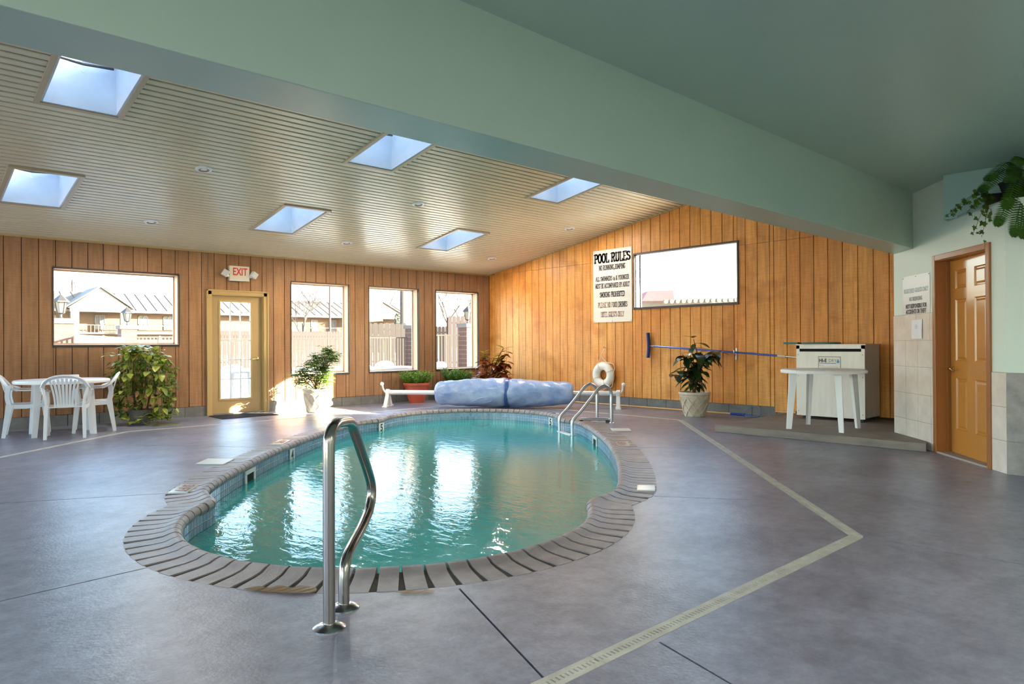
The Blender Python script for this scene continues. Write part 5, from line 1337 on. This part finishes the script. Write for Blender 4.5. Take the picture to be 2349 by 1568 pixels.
# ------------------------------------------------------------------ pool rules board, lettered with a slab-serif stroke alphabet
def arc(cx, cy, rx, ry, a0, a1, n=12): return [(cx + rx * math.cos(R(a0 + (a1 - a0) * i / n)), cy + ry * math.sin(R(a0 + (a1 - a0) * i / n))) for i in range(n + 1)]
S_ = arc(.30, .74, .22, .20, 20, 270, 10) + arc(.30, .27, .24, .23, 90, -160, 10)
GL_ = {  # width, strokes, serifs (x, y)
 'A': (.72, [[(.08, 0), (.36, 1), (.64, 0)], [(.19, .34), (.53, .34)]], [(.08, 0), (.64, 0)]), 'B': (.64, [[(.14, 0), (.14, 1)], [(.14, 1)] + arc(.32, .76, .20, .24, 90, -90) + [(.14, .52)], [(.14, .52)] + arc(.34, .26, .22, .26, 90, -90) + [(.14, 0)]], [(.10, 0), (.10, 1)]),
 'C': (.62, [arc(.34, .5, .26, .5, 45, 315, 16)], [(.52, .86)]), 'D': (.68, [[(.14, 0), (.14, 1)], [(.14, 1)] + arc(.30, .5, .28, .5, 90, -90, 12) + [(.14, 0)]], [(.10, 0), (.10, 1)]),
 'E': (.60, [[(.14, 0), (.14, 1)], [(.08, 1), (.52, 1), (.52, .86)], [(.14, .52), (.42, .52)], [(.08, 0), (.54, 0), (.54, .16)]], [(.10, 0), (.10, 1)]), 'F': (.58, [[(.14, 0), (.14, 1)], [(.08, 1), (.52, 1), (.52, .86)], [(.14, .52), (.42, .52)]], [(.14, 0)]),
 'G': (.68, [arc(.34, .5, .26, .5, 45, 300, 16) + [(.54, .10), (.54, .44), (.38, .44)]], [(.52, .86)]), 'H': (.72, [[(.14, 0), (.14, 1)], [(.58, 0), (.58, 1)], [(.14, .5), (.58, .5)]], [(.14, 0), (.14, 1), (.58, 0), (.58, 1)]),
 'I': (.34, [[(.17, 0), (.17, 1)]], [(.17, 0), (.17, 1)]), 'J': (.50, [[(.34, 1), (.34, .2)] + arc(.20, .18, .14, .18, 0, -170, 8)], [(.34, 1)]), 'K': (.70, [[(.14, 0), (.14, 1)], [(.14, .42), (.54, 1)], [(.28, .58), (.60, 0)]], [(.14, 0), (.14, 1), (.54, 1), (.60, 0)]),
 'L': (.58, [[(.14, 0), (.14, 1)], [(.08, 0), (.52, 0), (.52, .2)]], [(.14, 1)]), 'M': (.86, [[(.12, 0), (.14, 1), (.43, .2), (.72, 1), (.74, 0)]], [(.12, 0), (.12, 1), (.74, 0), (.74, 1)]), 'N': (.74, [[(.14, 0), (.14, 1), (.60, 0), (.60, 1)]], [(.14, 0), (.12, 1), (.60, 1)]),
 'O': (.68, [arc(.34, .5, .26, .5, 0, 360, 20)], []), 'P': (.62, [[(.14, 0), (.14, 1)], [(.14, 1)] + arc(.32, .73, .22, .27, 90, -90) + [(.14, .46)]], [(.14, 0), (.10, 1)]), 'R': (.70, [[(.14, 0), (.14, 1)], [(.14, 1)] + arc(.32, .75, .22, .25, 90, -90) + [(.14, .5)], [(.34, .5), (.58, 0)]], [(.14, 0), (.10, 1), (.60, 0)]),
 'S': (.58, [S_], []), 'T': (.62, [[(.31, 0), (.31, 1)], [(.06, .84), (.06, 1), (.56, 1), (.56, .84)]], [(.31, 0)]), 'U': (.70, [[(.14, 1), (.14, .26)] + arc(.35, .26, .21, .26, 180, 360, 10) + [(.56, 1)]], [(.14, 1), (.56, 1)]),
 'W': (.92, [[(.08, 1), (.26, 0), (.46, .85), (.66, 0), (.84, 1)]], [(.10, 1), (.82, 1)]), 'Y': (.68, [[(.10, 1), (.34, .46), (.58, 1)], [(.34, .46), (.34, 0)]], [(.10, 1), (.58, 1), (.34, 0)]),
 '1': (.40, [[(.08, .62), (.22, .72), (.22, 0)]], [(.22, 0)]), '4': (.50, [[(.34, -.18), (.34, .7), (.06, .10), (.46, .10)]], []), '&': (.66, [[(.58, 0), (.18, .74)] + arc(.30, .80, .12, .18, 160, -20, 8) + [(.16, .40)] + arc(.26, .22, .18, .22, 140, 330, 8) + [(.56, .42)]], []),
 ',': (.26, [[(.14, .06), (.08, -.22)]], []), ' ': (.36, [], [])}
def slab_text(txt, height, wd, bold):
    g = MB(); x = 0.0; T = bold
    def seg(p, q, w):
        p = Vector((p[0], p[1], 0)); q = Vector((q[0], q[1], 0)); d = (q - p)
        if d.length < 1e-5: return
        d.normalize(); n = Vector((-d.y, d.x, 0)) * w / 2; e = d * w * .3; g.add([p - e + n, q + e + n, q + e - n, p - e - n], [(0, 1, 2, 3)])
    for ch in txt:
        w, strokes, serifs = GL_[ch]
        for s_ in strokes:
            for a, b in zip(s_[:-1], s_[1:]):
                vert = abs(b[1] - a[1]) > abs(b[0] - a[0]) * .8; seg((x + a[0], a[1]), (x + b[0], b[1]), T if vert else T * .62)
        for sx, sy in serifs:
            yy_ = min(max(sy, T * .25), 1 - T * .25); seg((x + sx - T * .75, yy_), (x + sx + T * .75, yy_), T * .5)
        x += w
    k = wd / x
    g.v = [((vx - x / 2) * k, vy * height, vz) for vx, vy, vz in g.v]; return g
PYc, PZ0, PZ1 = 8.225, 1.567, 2.943
t = thing('rules_board', 'white POOL RULES board with black slab lettering on the end wall', 'sign', (XB - .014, PYc, 0))
MB().box(-.001, -.4615, PZ0, .012, .4615, PZ1).build('board', m_paper, t)
bm_ = frame_mat((0, 0, 0), Vector((0, -1, 0)), Vector((0, 0, 1)), Vector((-1, 0, 0)))
def rule(txt, z, h, w, mat, bold=.2, dy=0.0):
    g = slab_text(txt, h, w, bold); o = g.build('lettering', mat, t); o.matrix_basis = Matrix.Translation((-.0022, dy, z)) @ bm_; return o
rule('POOL RULES', 2.705, .165, .86, m_ink, .23)
rule('NO RUNNING,JUMPING', 2.560, .088, .63, m_ink, .20)
rule('ALL SWIMMERS 14 & YOUNGER', 2.355, .080, .80, m_ink, .20)
rule('MUST BE ACCOMPANIED BY ADULT', 2.218, .084, .82, m_ink, .20)
rule('SMOKING PROHIBITED', 2.045, .092, .60, m_ink, .20)
rule('PLEASE NO FOOD,', 1.848, .092, .49, m_fade, .20, .10); rule('DRINKS', 1.848, .092, .205, m_ink, .20, -.255)
rule('HOTEL GUESTS ONLY', 1.668, .092, .56, m_fade, .20)
for y_ in (-.44, 0, .44):
    for z_ in (PZ0 + .02, PZ1 - .02): MB().sphere((-.002, y_, z_), .006, 6, 4).build('screw', m_bronze, t)

# ------------------------------------------------------------------ life ring with rope
LRy, LRz, LRx = 8.388, .568, XB - .085
t = thing('life_ring', 'white canvas ring buoy hanging by rope on the end wall', 'life ring', (LRx, LRy, LRz))
g = MB(); n1, n2 = 40, 14; R1, r1 = .172, .078
V = [(r1 * .95 * math.sin(2 * PI * j / n2), (R1 + r1 * math.cos(2 * PI * j / n2)) * math.cos(2 * PI * i / n1), (R1 + r1 * math.cos(2 * PI * j / n2)) * math.sin(2 * PI * i / n1)) for i in range(n1) for j in range(n2)]
g.add(V, [(i * n2 + j, ((i + 1) % n1) * n2 + j, ((i + 1) % n1) * n2 + (j + 1) % n2, i * n2 + (j + 1) % n2) for i in range(n1) for j in range(n2)])
g.build('ring', m_ring, t, smooth=True, ang=80)
for A in (R(68), R(158), R(248), R(338)):
    c_, s_ = math.cos(A), math.sin(A)
    MB().tube([((r1 + .004) * .95 * math.sin(q), (R1 + (r1 + .004) * math.cos(q)) * c_, (R1 + (r1 + .004) * math.cos(q)) * s_) for q in [2 * PI * k / 14 for k in range(15)]], .005, 5).build('band', m_rope, t)
def rp(A, r, x=-.02): return Vector((x, r * math.cos(R(A)), r * math.sin(R(A))))
MB().tube(bez([rp(68, .256), (-.03, .0 + .02, .38), (.04, -.004, .50)], 6), .007, 6).build('rope', m_rope, t)
MB().tube(bez([rp(112, .256), (-.03, .02, .36), (.045, .004, .50)], 6), .007, 6).build('rope', m_rope, t)
MB().tube(bez([rp(112, .256), rp(128, .29), rp(142, .33), rp(158, .30), rp(170, .258), rp(200, .262), rp(222, .30), rp(240, .28), rp(252, .257), rp(275, .30), rp(300, .275), rp(325, .262), rp(338, .256)], 5), .007, 6).build('rope', m_rope, t)
MB().tube([(.07, 0, .515), (.02, 0, .51), (.015, 0, .54)], .006, 6).build('hook', m_steel, t)

# ------------------------------------------------------------------ pool brush on the wall, hook, pole on the floor
def wallpt(y, z, off=.034): return Vector((XB - off, y, z))
t = thing('pool_brush', 'blue pool brush on a long telescopic pole hung along the end wall', 'brush', (XB, 7.37, 0))
o0 = Vector((XB, 7.37, 0))
hb = [wallpt(7.372, z, .036 + .05 * ((z - 1.126) / .223) ** 2 * .45) - o0 for z in [.903 + .446 * k / 10 for k in range(11)]]
MB().sweep(hb, (.03, .05), Vector((0, 1, 0))).build('brush_head', m_bluepole, t, bevel=.004)
MB().sweep([p + Vector((-.035, 0, 0)) for p in hb], (.024, .02), Vector((0, 1, 0))).build('bristles', M('blue_bristle', srgb(40, 62, 128), .8), t)
MB().tube([wallpt(7.36, 1.116) - o0, wallpt(7.26, 1.108) - o0], .013, 8).build('socket', m_alum, t)
MB().tube([wallpt(7.27, 1.11) - o0, wallpt(4.95, .957) - o0], .0145, 10).build('outer_pole', m_bluepole, t, smooth=True)
MB().tube([wallpt(4.98, .959) - o0, wallpt(4.86, .949) - o0], .021, 10).build('lock_collar', M('ivory_plastic', srgb(226, 206, 176), .4), t, smooth=True)
MB().tube([wallpt(4.87, .95) - o0, wallpt(3.9, .886) - o0], .011, 10).build('inner_pole', m_alum, t, smooth=True)
t = thing('wall_hook', 'small metal hook holding the blue pole to the end wall', 'hook', (XB, 5.688, 1.0))
MB().box(-.006, -.012, -.10, 0, .012, .075).build('plate', m_alum, t); MB().tube(bez([(-.004, 0, -.03), (-.05, 0, -.035), (-.078, 0, 0), (-.078, 0, .04)], 5), .006, 6).build('prong', m_alum, t)
MB().box(-.016, -.014, -.115, -.002, .014, -.05).build('clip', m_alum, t)
t = thing('leaf_net', 'wooden-handled net with a blue end lying along the foot of the end wall', 'pool net', (10.06, 5.73, 0))
MB().tube([(-.02, 3.6, .02), (.02, 0, .02)], .014, 8).build('handle', m_wood, t, smooth=True)
MB().tube([(.02, .02, .02), (-.01, -.24, .022)], .018, 8).build('blue_sleeve', m_bluepole, t, smooth=True)
MB().tube(bez([(-.01, -.20, .03), (.02, -.30, .13), (.0, -.44, .17), (-.06, -.52, .12), (-.06, -.50, .03), (-.12, -.30, .012)], 6), .006, 6).build('wire_loop', M('blue_grey_wire', srgb(92, 112, 148), .4), t, smooth=True)
MB().extrude([(-.02, -.20, .014), (.03, -.46, .014), (-.05, -.52, .014), (-.07, -.30, .014)], (0, 0, .012)).build('blue_paddle', m_bluepole, t)

# ------------------------------------------------------------------ dehumidifier cabinet
DX, DY0, DY1, DZ0, DZ1 = 9.552, 3.503, 4.422, .135, 1.128
t = thing('dehumidifier', 'white HI-E DRY dehumidifier cabinet on casters against the end wall', 'dehumidifier', (DX, (DY0 + DY1) / 2, .09))
hw = (DY1 - DY0) / 2; z0, z1 = DZ0 - .09, DZ1 - .09
g = MB(); g.box(0.001, -hw, z0, .53, hw, z0 + .012); g.box(.001, -hw, z0, .53, -hw + .012, z1 - .001); g.box(.001, hw - .012, z0, .53, hw, z1 - .001); g.box(.518, -hw, z0, .53, hw, z1 - .001); g.build('cabinet', m_metalw, t)
MB().box(-.004, -hw - .012, z1 - .012, .535, hw + .008, z1 + .004).build('top_panel', m_metalw, t, bevel=.003)
g = MB(); g.box(-.002, -hw, z0, .012, -hw + .045, z1 - .012); g.box(-.002, hw - .045, z0, .012, hw, z1 - .012); g.box(-.002, -hw, z1 - .058, .012, hw, z1 - .012); g.build('front_frame', m_metalw, t)
MB().box(-.0035, -hw + .045, z1 - .33, .01, hw - .045, z1 - .098).build('upper_panel', m_metalw, t); MB().box(-.003, -hw + .03, z0 + .002, .01, hw - .03, z1 - .332).build('lower_panel', m_metalw, t)
MB().box(.03, -hw + .02, z1 - .12, .05, hw - .02, z1 - .04).build('air_slot', m_dark, t)  # dark panel stands for the shade behind the slot
for y_ in (-hw + .028, hw - .028):
    for z_ in (z1 - .14, z1 - .44, z0 + .06): MB().sphere((-.004, y_, z_), .005, 6, 4).build('screw', m_black, t)
lb = MB().box(-.0052, -.152, z1 - .37, -.003, .150, z1 - .165).build('label_plate', m_ink, t)
MB().box(-.0062, -.146, z1 - .364, -.005, .144, z1 - .171).build('label_face', M('label_cream', srgb(232, 226, 216), .4), lb)
def dh_text(s, size, y, z, mat, bold, w=1.0):
    o = obj('lettering', text_mesh('lettering', s, size, mat, bold=bold, align='LEFT', width=w, extrude=.0003), lb); o.matrix_basis = Matrix.Translation((-.0066, y, z)) @ bm_
dh_text('HI-E', .062, .138, z1 - .222, m_ink, .0028, .92); dh_text('DRY', .060, .012, z1 - .222, m_ink, -.0008, .95)
MB().box(-.0068, -.092, z1 - .262, -.006, .138, z1 - .253).build('blue_rule', M('label_blue', srgb(74, 128, 200), .4), lb)
g = MB(); P = [(0, .034)] + [(.019 * math.cos(R(a)), -.008 + .019 * math.sin(R(a))) for a in range(40, -221, -20)]
g.add([(-.0068, -.117 - x, z1 - .228 + z) for x, z in P], [tuple(range(len(P)))]); g.build('drop_logo', M('drop_blue', srgb(58, 136, 206), .3), lb)
MB().box(-.0068, .08, z1 - .288, -.006, .138, z1 - .283).build('print_line', m_fade, lb); MB().box(-.0068, -.12, z1 - .31, -.006, .11, z1 - .307).build('print_line', m_fade, lb)
for x_ in (.08, .45):
    for y_ in (-hw + .07, hw - .07):
        cs_ = MB().lathe([(.021, -.012), (.021, .012)], 14); cs_.xf(Matrix.Translation((x_, y_, .021)) @ Matrix.Rotation(PI / 2, 4, 'Y')); cs_.build('caster', m_black, t); MB().box(x_ - .02, y_ - .02, .036, x_ + .02, y_ + .02, z0 + .002).build('caster_fork', m_alum, t)
t = thing('leaf_skimmer', 'flat teal pool skimmer lying on top of the white cabinet', 'skimmer', (9.68, 4.2, DZ1 + .004))
MB().box(-.03, .25, .004, .03, .46, .03).build('handle', m_teal, t, bevel=.003)
MB().tube([(0, .28, .017), (.02, .18, .014)], .01, 8).build('neck', m_black, t)
MB().tube(bez([(.02, .20, .014), (-.10, .12, .014), (-.10, -.22, .014), (.06, -.30, .014), (.2, -.2, .014), (.2, .12, .014), (.02, .20, .014)], 6), .012, 6).build('hoop', m_teal, t, smooth=True)
MB().extrude([(-.09, .1, .006), (-.09, -.2, .006), (.05, -.28, .006), (.18, -.18, .006), (.18, .1, .006), (.02, .18, .006)], (0, 0, .004)).build('mesh_net', M('dark_net', srgb(36, 72, 84), .7), t)

# ------------------------------------------------------------------ cover reel with rolled blue cover
A0 = Vector((7.62, 10.32, 0)); A1 = Vector((9.17, 8.36, 0)); AD = (A1 - A0); AN = AD.normalized(); AS = Vector((-AN.y, AN.x, 0))
EL, ER = A0 + AD * -.375, A0 + AD * 1.315
t = thing('cover_reel', 'white pool cover reel with tube and end stands at the far end', 'reel', EL, math.atan2(AN.y, AN.x))
RLn = (ER - EL).length
MB().tube([(0, 0, .27), (RLn, 0, .27)], .044, 16).build('tube', M('reel_tube', srgb(226, 226, 226), .25, metal=.3), t, smooth=True)
for x_, sg in ((-.03, -1), (RLn + .03, 1)):
    g = MB()
    P = [(x_, -.02, .33), (x_, -.055, .30), (x_, -.05, .22), (x_, -.19, 0), (x_, -.10, 0), (x_, 0, .15), (x_, .10, 0), (x_, .19, 0), (x_, .05, .22), (x_, .055, .30), (x_, .02, .33)]
    g.extrude([Vector(p) - Vector((.035, 0, 0)) for p in P], (.07, 0, 0)); g.build('end_stand', m_whitep, t, bevel=.008)
    MB().box(x_ - .05, -.20, 0, x_ + .05, -.09, .025).build('foot', m_whitep, t, bevel=.005); MB().box(x_ - .05, .09, 0, x_ + .05, .20, .025).build('foot', m_whitep, t, bevel=.005)
    xx_ = x_ + sg * .05
    MB().tube(bez([(xx_, 0, .27), (xx_ + sg * .03, -.03, .34), (xx_ + sg * .035, -.05, .42)], 5), .018, 8).build('crank', m_whitep, t, smooth=True); MB().sphere((xx_ + sg * .045, -.05, .43), .036, 10, 7).build('crank_knob', m_whitep, t, smooth=True)
CL = AD.length * 1.015
t = thing('pool_cover', 'rolled blue vinyl pool cover wrapped round the reel tube', 'pool cover', A0 - AN * .02, math.atan2(AN.y, AN.x))
rnd = random.Random(2); g = MB(); nx, na = 72, 36; V = []
def crad(f):
    base = (.205 + .06 * math.sin(PI / 2 * min(1, f / .5))) if f < .5 else (.265 - .085 * ((f - .5) / .5) ** 1.5)
    return base
for i in range(nx + 1):
    f = i / nx; r = crad(f); e = min(f, 1 - f)
    if e < .03: r *= .80 + .20 * math.sqrt(e / .03)
    cinch = math.exp(-((f - .53) / .012) ** 2) * .035
    for k in range(na):
        A = 2 * PI * k / na; rr_ = r + .010 * math.sin(3 * A + 9 * f) + .006 * math.sin(7 * A + 23 * f + 2 * math.sin(11 * f)) + .005 * math.sin(5 * A - 61 * f) - cinch
        y = rr_ * math.cos(A) * 1.04; z = .27 + rr_ * math.sin(A); z = max(z, .004 + .002 * math.sin(9 * A)) if z < .06 else z
        V.append((f * CL, y, z))
g.add(V, [(i * na + k, i * na + (k + 1) % na, (i + 1) * na + (k + 1) % na, (i + 1) * na + k) for i in range(nx) for k in range(na)] + [tuple(range(na - 1, -1, -1)), tuple(range(nx * na, (nx + 1) * na))])
g.build('roll', m_cover, t, smooth=True, ang=70)
fx = .53 * CL; g = MB(); P = []
for k in range(15):
    A = -1.9 + 3.6 * k / 14; P.append((fx + .012 * math.sin(3 * A), -(.262 + .01) * math.cos(A) * 1.0, max(.012, .27 + .262 * math.sin(A))))
g.sweep([Vector(p) for p in P], (.05, .008), Vector((1, 0, 0))); g.build('tie_fold', M('deep_blue_vinyl', srgb(44, 88, 150), .35), t, smooth=True)
fp = [(fx + .02 + .20 * k / 8, 0, 0) for k in range(9)]
for k, (dx_, dz_) in enumerate(((.03, .10), (.10, .03), (-.38, .09), (-.50, .04), (-.26, .02))):
    g = MB(); a = Vector((fx + dx_, -.20, .12 + dz_)); b = a + Vector((.05 - .22 * (k > 1), -.035, .22 - .26)); 
    q_ = []
    for j in range(7):
        f = j / 6; p = a.lerp(b, f); ang_ = math.atan2(p.z - .27, -.22); rr_ = crad((p.x) / CL) + .012; zz_ = p.z; yy_ = -math.sqrt(max(.0001, rr_ ** 2 - (zz_ - .27) ** 2)) * 1.04; q_.append(Vector((p.x, yy_, zz_)))
    g.tube(q_, [.003, .008, .011, .012, .011, .008, .003], 6); g.build('crease', m_cover, t, smooth=True)

# ------------------------------------------------------------------ ladder and handrail in stainless tube
HB = pst(2.775, .842)
t = thing('handrail', 'stainless steel grab rail at the near end of the pool', 'handrail', HB, PA)
def hr(s, z): return Vector((s - 2.775, 0, z))
path = [hr(2.775, .005), hr(2.775, .30), hr(2.777, .62), hr(2.778, .735)] + bez([hr(2.778, .735), hr(2.79, .775), hr(2.83, .806), hr(2.89, .82)], 4)[1:] + bez([hr(2.89, .82), hr(2.99, .815), hr(3.09, .803), hr(3.15, .775)], 3)[1:] + bez([hr(3.15, .775), hr(3.25, .685), hr(3.45, .50), hr(3.505, .425), hr(3.497, .36), hr(3.445, .312)], 4)[1:] + bez([hr(3.445, .312), hr(3.30, .266), hr(3.10, .224), hr(3.02, .190), hr(2.992, .13), hr(2.99, .005)], 4)[1:]
MB().tube(path, .0245, 18).build('tube', m_steel, t, smooth=True)
for s in (2.775, 2.99): MB().lathe([(.066, 0), (.066, .004), (.05, .014), (.03, .021), (.025, .022)], 28, hr(s, 0)).build('flange', m_chrome, t, smooth=True, ang=28)
Lb1, Lb2 = Vector((8.02, 6.80, 0)), Vector((7.90, 6.44, 0))
Ld = Vector((7.66, 7.176, 0)) - Lb1; Ld2 = (Vector((7.655, 7.17, 0)) + Vector((7.37, 6.70, 0))) / 2 - (Lb1 + Lb2) / 2
ax = Vector((-.91, .415, 0)).normalized(); LL = .62
Lc = (Lb1 + Lb2) / 2; t = thing('pool_ladder', 'stainless steel pool ladder at the far right of the pool', 'ladder', Lc, math.atan2(ax.y, ax.x))
hw_ = .245
for sg in (-1, 1):
    P = bez([(0, sg * hw_, .0), (0, sg * hw_, .30), (.0, sg * hw_, .42), (.03, sg * hw_, .50), (.11, sg * hw_, .545), (.19, sg * hw_, .51), (.27, sg * hw_, .43), (LL * .78, sg * hw_, .19), (LL * .94, sg * hw_, .095), (LL, sg * hw_, .02), (LL, sg * hw_, -.12), (LL, sg * hw_, -1.0)], 5)
    MB().tube(P, .0235, 12).build('rail', m_alum, t, smooth=True)
    MB().lathe([(.05, 0), (.05, .004), (.036, .012), (.022, .014)], 20, (0, sg * hw_, 0)).build('flange', m_chrome, t, smooth=True, ang=28)
for z_ in (-.16, -.42, -.68): MB().box(LL - .04, -hw_, z_ - .012, LL + .04, hw_, z_ + .014).build('tread', m_whitep, t, bevel=.004)
t = thing('loose_pipe', 'short grey pipe lying on the coping beside the ladder', 'pipe', (7.72, 6.60, 0.0), R(-48))
MB().tube([(-.22, 0, .045), (-.19, 0, .05), (.19, 0, .05), (.23, .0, .035)], .02, 10).build('tube', m_alum, t, smooth=True); MB().box(.16, -.03, .002, .22, .03, .035).build('clamp', m_bronze, t); MB().box(-.22, -.025, .02, -.17, .025, .034).build('rest', m_bronze, t)

# ------------------------------------------------------------------ patio furniture beyond the glass
def patio_chair(label, p, rz): return dup(ch0, p, rz, label, 'white plastic armchairs')
pt = at(905, 15.6); make_table('patio_table', 'white patio table outside the middle tall window', (pt.x, pt.y, GZ), 0, .42, .55, legs=[(-.33, -.3), (.33, -.3), (.33, .3), (-.33, .3)])
p_ = at(879, 17.6); patio_chair('white patio chair with fan back outside the middle tall window', (p_.x, p_.y, GZ), R(180) - YAW * 0 - R(40))
p_ = at(842, 16.6); patio_chair('white patio chair side-on outside the middle tall window', (p_.x, p_.y, GZ), R(-60))
p_ = at(992, 16.6); patio_chair('white patio chair at the left edge of the corner window', (p_.x, p_.y, GZ), R(100))
p_ = at(552, 13.9); make_table('patio_table', 'white patio table seen through the glazed door', (p_.x, p_.y, GZ), 0, .42, .55, legs=[(-.33, -.3), (.33, -.3), (.33, .3), (-.33, .3)])
p_ = at(528, 14.9); patio_chair('white patio chair seen through the glazed door', (p_.x, p_.y, GZ), R(150))

# shallow puddles on the near coping
def puddle(pts, label):
    m = bpy.data.materials.get('puddle_water')
    if not m:
        m = glass_mat('puddle_water', (.78, .68, .56, 1), 2.2)
    g = MB(); P = bez([Vector(p + (.0062,)) for p in pts] , 5); c = sum(P, Vector()) / len(P)
    o = MB().extrude([p - c for p in P], (0, 0, .0012)).build('puddle', m, None, c); tag(o, label, 'puddle', 'puddles on the coping')
def pp(px, py):
    k = (px - 1174.5) / 1573.08; D = 1.15 * 1573.08 / (py - 790.2 + (px - 1174.5) * .00577); p = FW * D + RT * (k * D); return (p.x, p.y)
puddle([pp(x, y) for x, y in ((556, 1352), (590, 1346), (615, 1350), (640, 1344), (665, 1349), (690, 1345), (722, 1350), (716, 1361), (670, 1362), (610, 1359))], 'wide brown puddle on the coping left of the grab rail')
puddle([pp(x, y) for x, y in ((905, 1361), (930, 1355), (955, 1358), (985, 1354), (992, 1358), (950, 1363))], 'small puddle on the coping right of the grab rail')
